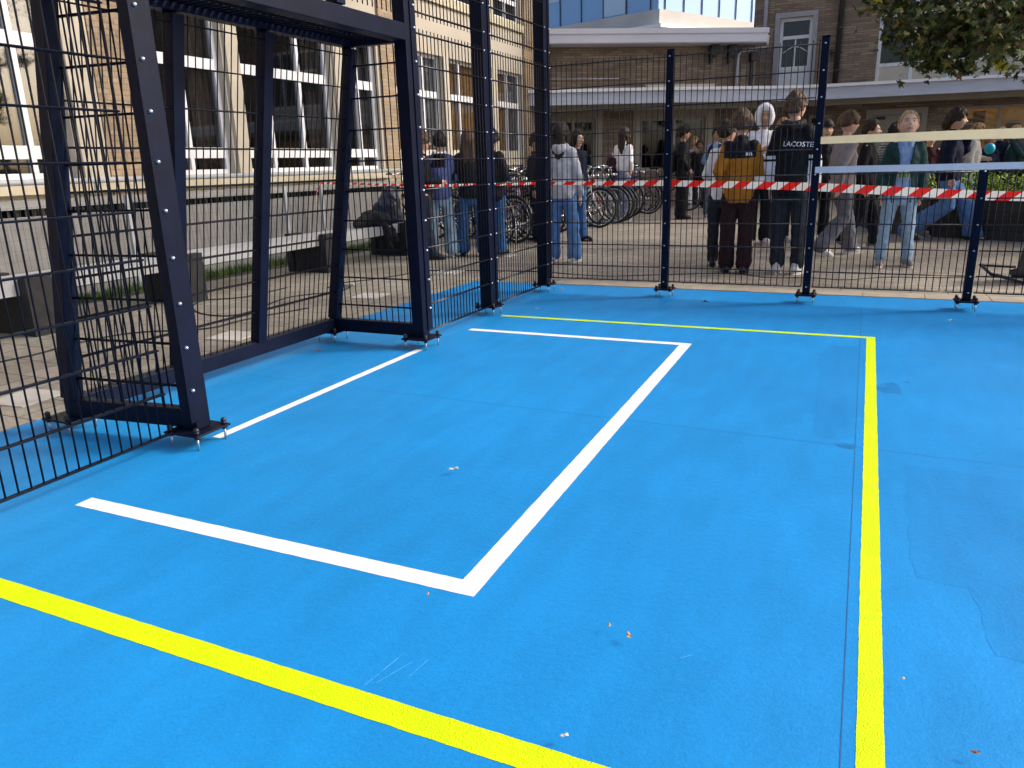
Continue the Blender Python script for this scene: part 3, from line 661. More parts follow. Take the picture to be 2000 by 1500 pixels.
cs = mat('cream_webbing', (.88, .76, .47), .6, 0, .05, 8, .2, 120); bs = mat('pale_blue_webbing', (.46, .55, .68), .6, 0, .06, 8, .2, 120); translucent(cs, .4); translucent(bs, .3)
tag(ribbon('strap', [(-.385, 6.88, 1.335), (.6, 6.87, 1.342), (1.6, 6.86, 1.33), (3.4, 6.86, 1.34)], [.028, .034, .040, .041], cs, thick=.004), 'cream webbing strap stretched above the low fence from the end post', 'strap')
tag(ribbon('strap', [(-.41, 6.88, 1.105), (.8, 6.875, 1.11), (2.0, 6.87, 1.10), (3.4, 6.87, 1.10)], [.025, .025, .026, .026], bs, thick=.004), 'pale blue webbing strap resting along the top of the low fence', 'strap')
# ------------------------------------------------------------------ bench with bags
BN = empty('long_bench', (-6.3, 7.6, 0), 0, label='long grey concrete slab bench on dark blocks before the low wall', cat='bench')
mb = MB(); mb.box(-6.52, -6.10, 2.6, 6.66, .33, .45); mb.build('seat', mat('bench_concrete', (.40, .41, .42), .8, 0, .08, 3, .1, 60), BN)
mb = MB(); mb.box(-6.52, -6.10, 6.67, 10.35, .33, .45); mb.build('seat', MC['bench_concrete'], BN)
for y in (3.95, 5.55, 7.72, 9.55, 10.1):
    mb = MB(); mb.poly([(-6.0, y-.11), (-6.0, y+.11), (-6.095, y+.11), (-6.095, y-.11)], 0, .47); mb.box(-6.5, -6.1, y-.10, y+.10, 0, .328); mb.poly([(-6.53, y-.11), (-6.53, y+.11), (-6.62, y+.11), (-6.62, y-.11)], 0, .47)
    mb.build('leg', mat('rubber_block', (.022, .023, .026), .8, 0, .3, 10, .3, 80), BN)
rel(BN)
def remesh(mb, vox, sm=4, fold=0, fs=9, seed=0, mats=None):
    me = bpy.data.meshes.new('t'); me.from_pydata(mb.v, [], mb.f)
    bm = bmesh.new(); bm.from_mesh(me); bmesh.ops.recalc_face_normals(bm, faces=bm.faces); bm.to_mesh(me); bm.free()
    o = bpy.data.objects.new('t', me); COL.objects.link(o)
    r = o.modifiers.new('r', 'REMESH'); r.mode = 'VOXEL'; r.voxel_size = vox
    s = o.modifiers.new('s', 'SMOOTH'); s.iterations = sm; s.factor = .5
    dg = bpy.context.evaluated_depsgraph_get(); m2 = bpy.data.meshes.new_from_object(o.evaluated_get(dg))
    bpy.data.objects.remove(o); bpy.data.meshes.remove(me)
    if fold:
        bm = bmesh.new(); bm.from_mesh(m2); bm.normal_update(); sd = Vector((seed*3.7, seed*1.3, seed*2.1)); off = []
        for v in bm.verts:
            p = v.co; q = Vector((p.x*fs+p.z*2.2, p.y*fs, p.z*fs*.75-p.x*2))+sd
            a = noise.noise(q); b_ = noise.noise(q*2.3+sd); w = 1-abs(a)*2.4
            off.append(v.normal*fold*(w*.8+b_*.55-.35))
        for v, d in zip(bm.verts, off): v.co += d
        bm.to_mesh(m2); bm.free()
    for p in m2.polygons: p.use_smooth = True
    return m2
def mesh_obj(name, me, mats, parent=None):
    mats = mats if isinstance(mats, (list, tuple)) else [mats]
    ix = [p.material_index for p in me.polygons]; me.materials.clear()
    for m in mats: me.materials.append(m)
    me.polygons.foreach_set('material_index', [min(i, len(mats)-1) for i in ix])
    me.name = name; o = bpy.data.objects.new(name, me); COL.objects.link(o)
    if parent: o.parent = parent
    return o
def join_mb(me, mb, idx):
    """append builder geometry to a mesh (kept as one object)"""
    bm = bmesh.new(); bm.from_mesh(me); vs = [bm.verts.new(v) for v in mb.v]
    for f, m, s in zip(mb.f, mb.m, mb.sm):
        try: F = bm.faces.new([vs[i] for i in f]); F.material_index = m+idx; F.smooth = True
        except ValueError: pass
    bm.to_mesh(me); bm.free(); return me
navy = mat('navy_nylon', (.012, .018, .045), .45, 0, .25, 12, .3, 90); blk = mat('black_cloth', (.010, .010, .012), .8, 0, .3, 14, .3, 120)
mb = MB(); mb.limb([(0, 0, .12), (0, .02, .3), (.02, .05, .48)], [.17, .17, .10]); mb.limb([(-.1, -.12, .08), (-.08, -.14, .25)], [.09, .08]); mb.limb([(0, .2, .1), (0, .25, .04)], [.1, .07])
bp_ = mesh_obj('backpack', remesh(mb, .018, 3, .02, 9, 3), navy); bp_.location = (-6.33, 9.55, .43); tag(bp_, 'dark navy backpack slumped upright on the far end of the bench', 'bag')
mb = MB(); mb.tube([(.1, -.13, .4), (.19, -.15, .3), (.19, -.14, .12)], .012, 6); mb.build('shoulder_strap', blk, bp_)
mb = MB(); mb.limb([(0, -.32, .03), (0, 0, .10), (0, .3, .06)], [.05, .12, .09]); mb.limb([(.12, .05, .1), (.24, .08, -.1), (.27, .1, -.32)], [.09, .06, .04]); mb.limb([(.1, .25, .08), (.24, .25, -.2)], [.08, .05])
jk = mesh_obj('jacket', remesh(mb, .018, 3, .025, 10, 8), blk); jk.location = (-6.3, 9.0, .45); tag(jk, 'black jacket heaped on the bench with a sleeve hanging down', 'jacket')
# ------------------------------------------------------------------ planter
pw = brick('planter_stone', ((.035, .033, .032), (.06, .055, .05)), (.02, .02, .02), .4, .13, .008, bump=.8, stain=.4)
PP = [(.30, 13.95), (.96, 13.38), (2.3, 12.62), (5.5, 11.0), (6.4, 13.2), (2.5, 16.2), (-.25, 16.5)]
PL = empty('planter', (2, 13.5, 0), 0, label='low dark stone planter filled with green shrubs at the right', cat='planter')
mb = MB()
for i in range(len(PP)):
    a, b = Vector(PP[i]+(0,)), Vector(PP[(i+1) % len(PP)]+(0,)); mb.beam(a+Vector((0, 0, .28)), b+Vector((0, 0, .28)), .22, .56)
o = mb.build('wall', pw, PL)
mb = MB(); mb.poly(PP, .30, .48); mb.build('soil', soil, PL)
rel(PL)
def leafm(name, c, v=.45): 
    m = mat(name, c, .6, 0, v, 25, spec=.25); b = m.node_tree.nodes['Principled BSDF']
    b.inputs['Transmission Weight'].default_value = 0
    return m
shrub_m = [leafm('shrub_leaf_bright', (.40, .52, .07)), leafm('shrub_leaf_green', (.20, .34, .05)), leafm('shrub_leaf_dark', (.03, .07, .015)), leafm('flower_white', (.6, .6, .5), .1)]
def leaf(mb, p, s, d, up, w=.45):
    d = d.normalized(); sd = d.cross(up)
    if sd.length < 1e-3: return
    sd.normalize(); n = sd.cross(d)
    mb.add([p, p+d*s*.4+sd*s*w*.5+n*s*.06, p+d*s, p+d*s*.4-sd*s*w*.5+n*s*.06], [(0, 1, 2), (0, 2, 3)])
sp_ = [(.62, 13.95, .34), (.98, 13.72, .36), (1.35, 13.5, .42), (1.8, 13.25, .45), (2.35, 12.95, .48), (2.95, 12.6, .45), (3.6, 12.3, .5), (.4, 14.5, .32), (1.0, 14.4, .4), (1.6, 14.1, .42), (2.3, 13.8, .45), (3.0, 13.4, .5)]
for k, (x, y, h) in enumerate(sp_):
    S = empty('shrub', (x, y, .45), 0, label='leafy yellow green shrub in the dark planter', cat='shrub', group='shrubs filling the planter')
    mb = MB()
    for j in range(640):
        a = random.uniform(0, 2*PI); r = .36*math.sqrt(random.random()); hh = h*1.15*(1-.55*(r/.36)**2)*random.uniform(.25, 1.05)
        mb.mi = random.choice((0, 0, 1, 1, 2)) if random.random() > .02 else 3
        leaf(mb, Vector((r*math.cos(a), r*math.sin(a), hh)), random.uniform(.04, .085), Vector((math.cos(a)+random.uniform(-.8, .8), math.sin(a)+random.uniform(-.8, .8), random.uniform(-.1, 1))), Vector((random.uniform(-.4, .4), random.uniform(-.4, .4), 1)), .5)
    mb.build('foliage', shrub_m, S)
    mb = MB()
    for j in range(7): a = j*.9; mb.tube([(0, 0, 0), (.08*math.cos(a), .08*math.sin(a), h*.4), (.2*math.cos(a), .2*math.sin(a), h*.8)], .006, 5)
    mb.build('stem', mat('bark', (.09, .065, .04), .9, 0, .3, 12, .5, 30), S)
# ------------------------------------------------------------------ cleaning machine and cables
MCN = empty('floor_machine', (1.58, 8.72, 0), .3, label='black tub shaped floor cleaning machine standing on the paving at the right edge', cat='machine')
mb = MB(); mb.smooth = True; mb.loft([(0, 0, .05, .24, .21), (0, 0, .10, .26, .22), (0, 0, .13, .19, .17), (0, 0, .30, .175, .155), (0, 0, .33, .165, .145)]); mb.build('tub', blackp, MCN)
mb = MB(); mb.smooth = True; mb.loft([(0, 0, .331, .172, .152), (0, 0, .346, .172, .152)]); mb.loft([(0, 0, .37, .17, .15), (0, 0, .38, .17, .15)]); mb.build('trim_ring', mat('silver_trim', (.4, .41, .43), .35, .6), MCN)
mb = MB(); mb.smooth = True; mb.loft([(0, 0, .347, .165, .145), (0, 0, .369, .165, .145)]); mb.loft([(0, 0, .381, .165, .145), (0, 0, .42, .15, .13), (0, 0, .44, .09, .08)]); mb.build('motor_head', blackp, MCN)
mb = MB(); mb.smooth = True; mb.tube([(-.12, 0, .42), (-.12, 0, .51), (-.06, 0, .545), (.1, 0, .545), (.13, 0, .42)], .013, 8); mb.cyl((-.16, -.05, .42), .018, .09, 10); mb.build('handle', blackp, MCN)
mb = MB(); mb.smooth = True; mb.tube([(-.2, -.2, .03), (-.5, -.14, .10), (-.5, .10, .16), (-.15, .16, .13)], .016, 8); mb.build('tow_frame', blackp, MCN)
for sx in (-1, 1): mb = MB(); mb.smooth = True; mb.cyl((sx*.2, -.16, .035), .035, .03, 12, axis='x'); mb.build('castor', blackp, MCN)
cab = mat('black_cable', (.012, .012, .013), .6)
def smooth_path(P, n=6):
    P = [Vector(p) for p in P]; out = []
    for i in range(len(P)-1):
        p0, p1, p2, p3 = P[max(i-1, 0)], P[i], P[i+1], P[min(i+2, len(P)-1)]
        for k in range(n):
            t = k/n; out.append(.5*((2*p1)+(p2-p0)*t+(2*p0-5*p1+4*p2-p3)*t*t+(3*p1-p0-3*p2+p3)*t**3))
    return out+[P[-1]]
def cable(pts, label):
    P = [gp(px, py, .0) for px, py in pts]; mb = MB(); mb.smooth = True; mb.tube(smooth_path(P), .008, 6)
    return tag(mb.build('power_cable', cab), label, 'cable')
cable([(655, 552), (720, 545), (775, 537), (840, 527), (1000, 528), (1065, 530), (1180, 538), (1300, 535), (1430, 533), (1500, 541), (1580, 541), (1650, 545), (1740, 540), (1890, 541), (1950, 533)], 'long black cable lying behind the far fence up to the floor machine')
cable([(640, 560), (665, 552), (685, 556), (668, 566), (640, 570), (560, 580), (470, 612), (400, 612), (376, 598), (400, 585), (480, 578), (560, 560)], 'black cable looped on the paving tiles behind the goal')
cable([(-60, 715), (60, 692), (150, 668), (260, 648), (400, 640), (480, 622), (600, 600)], 'black cable running straight across the tiles at the left')
mb = MB(); mb.smooth = True; p = gp(675, 556, .02); mb.limb([p+Vector((-.08, 0, .0)), p+Vector((.08, .03, .01))], [.022, .02]); tag(mb.build('cable_connector', concl), 'pale cable plug lying in the loop of cable on the tiles', 'plug')
# ------------------------------------------------------------------ fallen leaves on the court
lm = [mat('dry_leaf_brown', (.20, .085, .035), .8, 0, .3, 30), mat('dry_leaf_tan', (.42, .27, .13), .8, 0, .3, 30), mat('dry_leaf_pale', (.50, .46, .42), .8, 0, .2, 30)]
def dry_leaf(px, py, s, k, label):
    p = gp(px, py, .016); mb = MB(); n = 13; vs = [Vector((0, 0, .004))]
    for i in range(n):
        a = 2*PI*i/n; r = s*(.65+.35*math.cos(2*a))*(1+.35*math.cos(5*a))+.004; vs.append(Vector((r*math.cos(a), r*math.sin(a)*.8, s*.55*abs(math.sin(a*1.5+k)))))
    mb.add(vs, [(0, 1+i, 1+(i+1) % n) for i in range(n)]); mb.tube([(s*.8, 0, .002), (s*1.5, .004, .004)], .0012, 5)
    o = mb.build('dry_leaf', lm[k % 3]); o.location = p; o.rotation_euler.z = k*1.9; tag(o, label, 'leaf')
for i, (px, py, s, k, l) in enumerate([(888, 917, .016, 2, 'pale shrivelled leaf lying in the middle of the white box'), (1228, 1242, .009, 1, 'small tan leaf fragment on the court below the white box'), (1190, 1221, .004, 1, 'tiny brown crumb just left of the tan fragment'), (1098, 565, .026, 1, 'curled tan leaf beside the corner post base'), (1374, 590, .033, 0, 'largest brown curled leaf near the far edge of the court'), (1473, 572, .022, 1, 'tan leaf by the kerb between two fence posts'), (1050, 603, .014, 2, 'pale fragment above the yellow line near the corner post'), (1857, 626, .016, 2, 'whitish fragment on the court below the low fence'), (621, 686, .018, 0, 'brown leaf on the court inside the goal mouth'), (1904, 1470, .006, 0, 'thin dark seed at the bottom right of the court'), (836, 1160, .003, 1, 'tiny tan crumb left of the near white corner'), (1103, 1437, .006, 2, 'pale chip near the yellow line at the bottom'), (1763, 1325, .0025, 2, 'white speck right of the yellow line'), (1986, 575, .02, 1, 'tan leaf at the kerb near the right edge'), (1240, 567, .012, 1, 'small tan leaf at the kerb left of the second post')]):
    dry_leaf(px, py, s, k, l)
# ------------------------------------------------------------------ maple tree at the right
TR = empty('maple_tree', (4.6, 12.6, 0), 0, label='maple tree with dark green and yellowing leaves hanging in from the right', cat='tree')
tb = Vector((4.6, 12.6, 0)); bark = MC['bark']
mb = MB(); mb.smooth = True; mb.tube([(0, 0, 0), (-.05, 0, .5), (.03, .05, 1.8), (0, -.1, 3.2), (-.1, 0, 4.6), (-.05, .1, 8), (0, 0, 12.5)], [.32, .23, .2, .18, .16, .11, .03], 12); mb.build('trunk', bark, TR)
mb = MB(); mb.smooth = True; tips = []
targets = [gp(1735, 10, 0), ]
def at_depth(px, py, d):
    r = ray(px, py); h = Vector((r.x, r.y)).length; return CAM+r*(d/h)
T = []
for px, py, d in ((1740, -20, 10.6), (1765, 70, 10.4), (1800, 100, 10.2), (1840, 118, 10.0), (1890, 70, 10.5), (1930, 60, 9.9), (1980, 30, 10.4), (1860, -10, 10.8), (1960, 80, 9.6), (1780, 30, 11)): T.append(at_depth(px, py, d)-tb)
for k in range(14):
    T.append(Vector((random.uniform(-1.0, 3), random.uniform(-2.5, 2.5), random.uniform(2.6, 5.4))))
UP_ = []  # unseen upper crown, made tall and wide to shade the near left facade
for k in range(46):
    a_ = random.uniform(0, 2*PI); r_ = 4.3*math.sqrt(random.random()); UP_.append(Vector((r_*math.cos(a_)-.6, r_*math.sin(a_)+1.0, random.uniform(6.5, 15)*(1-.010*r_*r_))))
T += UP_
for t in T:
    s_ = Vector((0, 0, random.uniform(2.0, 4.0) if t.z < 5.5 else min(11, random.uniform(4.0, 4.5)+.6*(t.z-5)))); mid = s_.lerp(t, .5)+Vector((0, 0, .45)); mb.tube(smooth_path([s_, mid, t], 4), [.05-.045*i/8 for i in range(9)], 6); tips.append((mid, t))
mb.build('limb', bark, TR)
mlm = [leafm('maple_dark', (.05, .062, .016)), leafm('maple_green', (.10, .12, .025)), leafm('maple_olive', (.17, .14, .03)), leafm('maple_yellow', (.42, .36, .02), .2), leafm('maple_rust', (.16, .08, .03))]
star = []
for i, (a, r) in enumerate([(-90, .12), (-60, .42), (-38, .45), (-20, .78), (5, .42), (25, .86), (48, .48), (70, .55), (90, 1.0), (110, .55), (132, .48), (155, .86), (175, .42), (200, .78), (218, .45), (240, .42)]): star.append((r*math.cos(math.radians(a)), r*math.sin(math.radians(a))))
def maple(mb, p, s):
    n = Vector((random.gauss(0, .6), random.gauss(0, .6), random.uniform(.2, 1))).normalized(); x = n.orthogonal().normalized(); x = Matrix.Rotation(random.uniform(0, 2*PI), 3, n) @ x; y = n.cross(x)
    vs = [p+n*.0]+[p+x*(a*s)+y*(b*s)-n*(s*.22*(a*a+b*b)) for a, b in star]; mb.add(vs, [(0, 1+i, 1+(i+1) % len(star)) for i in range(len(star))])
mb = MB()
def cluster(c, R, n):
    for j in range(n):
        d = Vector((random.gauss(0, 1), random.gauss(0, 1), random.gauss(0, .6)))*R*.5; q = random.random()
        mb.mi = 0 if q < .5 else 1 if q < .78 else 2 if q < .93 else 3 if q < .942 else 4
        maple(mb, c+d, random.uniform(.05, .085))
for i, (mid, t) in enumerate(tips):
    if t in UP_:
        cluster(t, 1.0, 210); cluster(mid.lerp(t, .5), 1.0, 130); continue
    cluster(t, .26, 85 if i < 10 else 110)
    for f in (.35, .7): cluster(mid.lerp(t, f)+Vector((0, 0, .1)), .36, 75 if i < 10 else 90)
for px, py, d, n in ((1710, -8, 10.6, 40), (1745, 18, 10.5, 40), (1815, 122, 10.1, 40), (1880, 128, 10, 45), (1800, 40, 10.3, 130), (1850, 60, 10.4, 150), (1900, 30, 10.2, 180), (1950, 50, 10.4, 180), (1980, 90, 10, 110), (1990, 10, 10.2, 120), (1870, 100, 10.1, 60), (1770, 5, 10.8, 60)): cluster(at_depth(px, py, d)-tb, .38 if n > 50 else .17, n)
mb.mi = 3; c = at_depth(1948, 122, 9.6)-tb
for k in range(3): maple(mb, c+Vector((k*.03, 0, -k*.02)), .09)
mb.build('crown', mlm, TR)
# ------------------------------------------------------------------ bicycles
rub = mat('tyre_rubber', (.018, .018, .019), .8, 0, .2, 20); chrome = mat('chrome', (.62, .63, .65), .25, 1, .05)
paints = [mat('bike_paint_'+n, c, .3, .2, .05) for n, c in (('black', (.015, .015, .018)), ('silver', (.45, .46, .48)), ('red', (.30, .03, .03)), ('blue', (.04, .07, .30)), ('white', (.62, .62, .6)), ('violet', (.12, .10, .30)), ('green', (.03, .10, .06)))]
WR = .335
def wheel_parts(par, cx):
    w = empty('wheel', (cx, 0, WR)); w.parent = par
    ring = lambda r: [(r*math.cos(2*PI*k/32), 0, r*math.sin(2*PI*k/32)) for k in range(32)]
    mb = MB(); mb.smooth = True; mb.tube(ring(WR-.019), .0185, 8, closed=True); mb.build('tyre', rub, w)
    mb = MB(); mb.smooth = True; mb.tube(ring(WR-.045), .010, 6, closed=True); mb.cyl((0, -.04, 0), .02, .08, 8, axis='y')
    for k in range(18):
        a = 2*PI*k/18; mb.tube([(.02*math.cos(a+.8), .02*(-1)**k, .02*math.sin(a+.8)), ((WR-.05)*math.cos(a), 0, (WR-.05)*math.sin(a))], .0014, 3, False)
    mb.build('rim', chrome, w)
    return w
def make_bike(pm, loc, rz):
    B = empty('bicycle', loc, rz); fx, rx = .55, -.52
    wheel_parts(B, fx); wheel_parts(B, rx)
    bb = (-.06, 0, .28); st = (-.19, 0, .74); hd = (.36, 0, .80); hl = (.40, 0, .66)
    mb = MB(); mb.smooth = True
    for a, b_, r in ((st, (.37, 0, .78), .016), (bb, hl, .019), (bb, (-.215, 0, .82), .016), (hl, (.345, 0, .88), .019)): mb.tube([a, b_], r, 8)
    for s in (-1, 1):
        mb.tube([bb, (rx, .055*s, WR)], .010, 6); mb.tube([(-.17, .02*s, .70), (rx, .055*s, WR)], .009, 6); mb.tube([(.405, .035*s, .66), (.45, .05*s, .5), (fx, .05*s, WR)], .011, 6)
    f = mb.build('frame', pm, B)
    for cx, a0, a1 in ((fx, .25, 2.5), (rx, .35, 3.0)):
        mb = MB(); mb.smooth = True
        n = 12
        vs = []
        for k in range(n+1):
            a = a0+(a1-a0)*k/n; r = WR+.018
            for y in (-.025, 0, .025): vs.append((cx+(r-(.008 if y else 0))*math.cos(a), y, WR+(r-(.008 if y else 0))*math.sin(a)))
        mb.add(vs, [(3*k+j, 3*k+j+1, 3*k+4+j, 3*k+3+j) for k in range(n) for j in (0, 1)]); mb.build('mudguard', blackp, B)
    mb = MB(); mb.smooth = True; mb.tube(smooth_path([(.20, -.29, 1.0), (.30, -.26, 1.02), (.37, -.1, 1.0), (.36, 0, .98), (.37, .1, 1.0), (.30, .26, 1.02), (.20, .29, 1.0)], 4), .012, 8); mb.tube([(.345, 0, .88), (.34, 0, .99)], .014, 8)
    h = mb.build('handlebar', chrome, B)
    for s in (-1, 1): mb = MB(); mb.smooth = True; mb.tube([(.17, .295*s, .998), (.28, .268*s, 1.015)], .018, 8); mb.tube([(.28, .265*s, 1.008), (.38, .2*s, .99), (.28, .22*s, .985)], .007, 5); mb.build('grip', blackp, h)
    mb = MB(); mb.smooth = True; mb.limb([(-.36, 0, .93), (-.28, 0, .935), (-.08, 0, .93)], [.065, .06, .018], 12); mb.v = [(x, y*1.25, .93+(z-.93)*.45) for x, y, z in mb.v]; mb.build('saddle', blackp, B)
    mb = MB(); mb.smooth = True; mb.tube([(-.215, 0, .82), (-.235, 0, .91)], .013, 8); mb.build('seat_post', chrome, B)
    mb = MB(); mb.smooth = True; mb.cyl((-.06, .03, .28), .09, .006, 20, axis='y'); mb.tube([(-.06, .05, .28), (.05, .06, .15)], .011, 6); mb.tube([(-.06, -.05, .28), (-.17, -.06, .41)], .011, 6); mb.box(.0, .1, .07, .15, .135, .155); mb.box(-.22, -.12, -.15, -.07, .40, .42); mb.build('crank', chrome, B)
    mb = MB()
    for y in (-.07, 0, .07): mb.tube([(-.30, y, .73), (-.72, y, .73)], .006, 5)
    for x in (-.32, -.5, -.7): mb.tube([(x, -.07, .73), (x, .07, .73)], .006, 5)
    for s in (-1, 1): mb.tube([(-.6, .07*s, .73), (rx, .06*s, WR)], .005, 5)
    mb.build('luggage_rack', blackp, B)
    mb = MB(); mb.smooth = True; mb.ell((.43, 0, .86), (.04, .035, .035), 10, 6); mb.build('headlight', chrome, B)
    return B
protos = [make_bike(p, (0, 0, 0), 0) for p in paints]
used = set()
def bike(x, y, rz, k, label, group=None, lean=.05):
    k %= len(protos)
    if k in used: b = copy_tree(protos[k])
    else: b = protos[k]; used.add(k)
    b.location = (x, y, 0); b.rotation_euler = (lean, 0, rz); b.scale = (1.06, 1.06, 1.13); tag(b, label, 'bicycle', group)
    return b
kk = [0, 5, 2, 3, 0, 1, 4, 0, 6, 1, 0, 3, 1, 4, 0, 6, 1, 0, 5, 1]
special = {0: 'nearest bicycle of the rack with both its wheels low behind the corner post', 11: 'bicycle whose front wheel shows left of the girl in the white shirt', 16: 'silver framed bicycle beside the second fence post, front wheel out'}
for i in range(23):
    y = 11.15+i*.345; x = -5.75+random.uniform(-.22, .18)+(.35 if i > 8 else 0)
    bike(x, y, math.radians(random.uniform(-30, 16)), (kk[i % 20]+(i*5) % 7) % 7 if i % 2 else kk[i % 20], special.get(i, 'parked bicycle packed among others in the front row of the school bicycle rack'), None if i in special else 'bicycles in the front row of the rack', random.uniform(-.12, .12))
for i in range(15):
    bike(-7.35+random.uniform(-.1, .1)+(.3 if i > 6 else 0), 12.0+i*.46, math.radians(180+random.uniform(-12, 12)), kk[(i*3+4) % 20], 'parked bicycle in the back row of the rack near the beige wall', 'bicycles in the back row of the rack', random.uniform(-.07, .07))
p = gp(1335, 411); bike(p.x-.45, p.y+.05, math.radians(-8), 0, 'lone dark bicycle with its front wheel out past the boy in black')
rk = empty('bicycle_rack', (-6.2, 15, 0), 0, label='low galvanised bicycle rack rail under the parked bicycles', cat='rack')
mb = MB(); mb.smooth = True
for x in (-5.05, -6.55): mb.tube([(x, 11, .3), (x, 19, .3)], .02, 8)
rl = mb.build('rail', zinc, rk)
mb = MB(); mb.smooth = True; y = 11.2
while y < 19: mb.tube([(-5.05, y, 0), (-5.05, y, .3)], .012, 6); mb.tube([(-6.55, y, 0), (-6.55, y, .3)], .012, 6); y += .84
mb.build('upright', zinc, rk); rel(rk)
# ------------------------------------------------------------------ people
def skin(n, c):
    m = mat('skin_'+n, c, .5, 0, .08, 25); b = m.node_tree.nodes['Principled BSDF']; b.inputs['Subsurface Weight'].default_value = .12; b.inputs['Subsurface Radius'].default_value = (.012, .005, .003); return m
SK = {'fair': skin('fair', (.66, .40, .29)), 'tan': skin('tan', (.46, .26, .17)), 'brown': skin('brown', (.20, .105, .065))}
eyew = mat('eye_white', (.6, .58, .56), .3, 0, 0); iris = mat('iris', (.02, .014, .01), .2, 0, 0); browm = mat('eyebrow', (.05, .03, .02), .8, 0, 0); lipm = mat('lip', (.34, .14, .11), .5, 0, .05)
HC = {n: mat('hair_'+n, c, .6, 0, .55, 26, .8, 90, stretch=(1, 1, .12), spec=.3) for n, c in (('black', (.012, .009, .008)), ('dark', (.035, .02, .013)), ('brown', (.10, .055, .03)), ('blond', (.30, .19, .09)), ('light', (.42, .29, .15)), ('red', (.28, .12, .05)), ('cap', (.012, .012, .015)))}
def cl(n, c, r=.85): return mat('cloth_'+n, c, r, 0, .14, 18, .45, 150, spec=.15)
C = {'white': cl('white', (.84, .84, .88)), 'lblue': cl('pale_blue', (.26, .38, .58)), 'grey': cl('marl_grey', (.44, .45, .49)), 'mauve': cl('mauve_grey', (.27, .235, .245)), 'black': cl('black', (.009, .010, .014), .6), 'bluehood': cl('steel_blue', (.12, .16, .37)), 'navy': cl('navy', (.010, .014, .038)), 'orange': cl('ochre', (.44, .17, .02)), 'brownp': cl('maroon_brown', (.035, .016, .016)), 'jean': cl('mid_denim', (.10, .20, .42)), 'jeanl': cl('light_denim', (.32, .45, .58)), 'jeand': cl('dark_denim', (.05, .13, .30)), 'jeang': cl('grey_denim', (.15, .155, .185)), 'jeank': cl('charcoal_denim', (.030, .036, .048)), 'green': cl('deep_green', (.015, .052, .052), .55), 'beige': cl('beige_wool', (.30, .26, .22)), 'cream': cl('off_white', (.45, .44, .40)), 'maroon': cl('maroon', (.05, .015, .02)), 'dark': cl('near_black', (.014, .015, .02)), 'plum': cl('dark_plum', (.022, .012, .022)), 'faded': cl('faded_denim', (.20, .24, .34))}
shw = mat('shoe_white', (.62, .62, .62), .5, 0, .1, 20); shb = mat('shoe_black', (.015, .015, .018), .5, 0, .1, 20); shg = mat('shoe_grey', (.2, .2, .21), .6, 0, .2, 25); sole = mat('shoe_sole', (.6, .59, .56), .7, 0, .05)
HRX, HRY, HRZ = .075, .097, .119
def head_pt(a, e):
    """a azimuth (0 = face), e elevation; head centred on the origin, face towards -y"""
    x, y, z = math.sin(a)*math.cos(e), -math.cos(a)*math.cos(e), math.sin(e)
    r = 1/math.sqrt((x/HRX)**2+(y/HRY)**2+(z/HRZ)**2); x *= r; y *= r; z *= r
    if z < 0:
        t = -z/HRZ; x *= 1-.32*t*t; y *= (1-.22*t*t) if y < 0 else (1-.5*t*t)
        y -= .010*t
    if y > 0: y *= 1.04
    if y < 0:
        g = lambda u, v, su, sv: math.exp(-((x-u)/su)**2-((z-v)/sv)**2)
        d = .026*g(0, -.020, .013, .015)+.015*g(0, .0, .010, .020)+.004*g(0, .034, .045, .011)-.008*(g(.031, .010, .015, .012)+g(-.031, .010, .015, .012))+.006*g(0, -.050, .021, .006)+.005*g(0, -.062, .016, .006)-.004*g(0, -.056, .02, .003)+.007*g(0, -.092, .022, .014)+.004*(g(.042, -.02, .02, .02)+g(-.042, -.02, .02, .02))
        y = max(y, -.092)*.995 - d
    return Vector((x, y, z))
def head(mb, M, k=1.0):
    NU, NV = 72, 54; mb.smooth = True
    pts = [[head_pt(2*PI*i/NU, -PI/2+PI*j/NV) for i in range(NU)] for j in range(1, NV)]
    vs = [head_pt(0, -PI/2)]+[p for r in pts for p in r]+[head_pt(0, PI/2)]
    t = len(vs)-1; fs = [(0, 1+(i+1) % NU, 1+i) for i in range(NU)]
    for j in range(NV-2):
        for i in range(NU): a = 1+j*NU; fs.append((a+i, a+(i+1) % NU, a+NU+(i+1) % NU, a+NU+i))
    a = 1+(NV-2)*NU; fs += [(a+i, a+(i+1) % NU, t) for i in range(NU)]
    for f in fs:
        c = sum((vs[i] for i in f), Vector())/len(f)
        mb_i = 3 if (c.y < -.05 and abs(c.x) < .024 and -.063 < c.z < -.048 and abs(c.x) < .026-abs(c.z+.056)*1.6) else 0
        o = len(mb.f); mb.f.append(tuple(x+len(mb.v) for x in f)); mb.m.append(mb_i); mb.sm.append(True)
    mb.v += [tuple(M @ v) for v in vs]
    for s in (-1, 1):
        mb.mi = 1; c = M @ Vector((.031*s, -.0755, .010)); mb.ell(c, (.0125, .0125, .0062), 12, 8, M.to_3x3())
        mb.mi = 2; c = M @ Vector((.031*s, -.0855, .010)); mb.ell(c, (.0056, .0035, .0055), 10, 6, M.to_3x3())
        mb.mi = 4; mb.tube([M @ Vector((.014*s, -.0925, .029)), M @ Vector((.031*s, -.092, .034)), M @ Vector((.05*s, -.078, .029))], [.0028, .0038, .002], 6)
        mb.mi = 0; Me = M.to_3x3() @ Matrix.Rotation(-.35*s, 3, 'Z'); mb.ell(M @ Vector((.077*s, .012, -.004)), (.008, .019, .031), 10, 8, Me); mb.ell(M @ Vector((.081*s, .006, -.002)), (.008, .012, .022), 8, 6, Me)
    mb.mi = 0
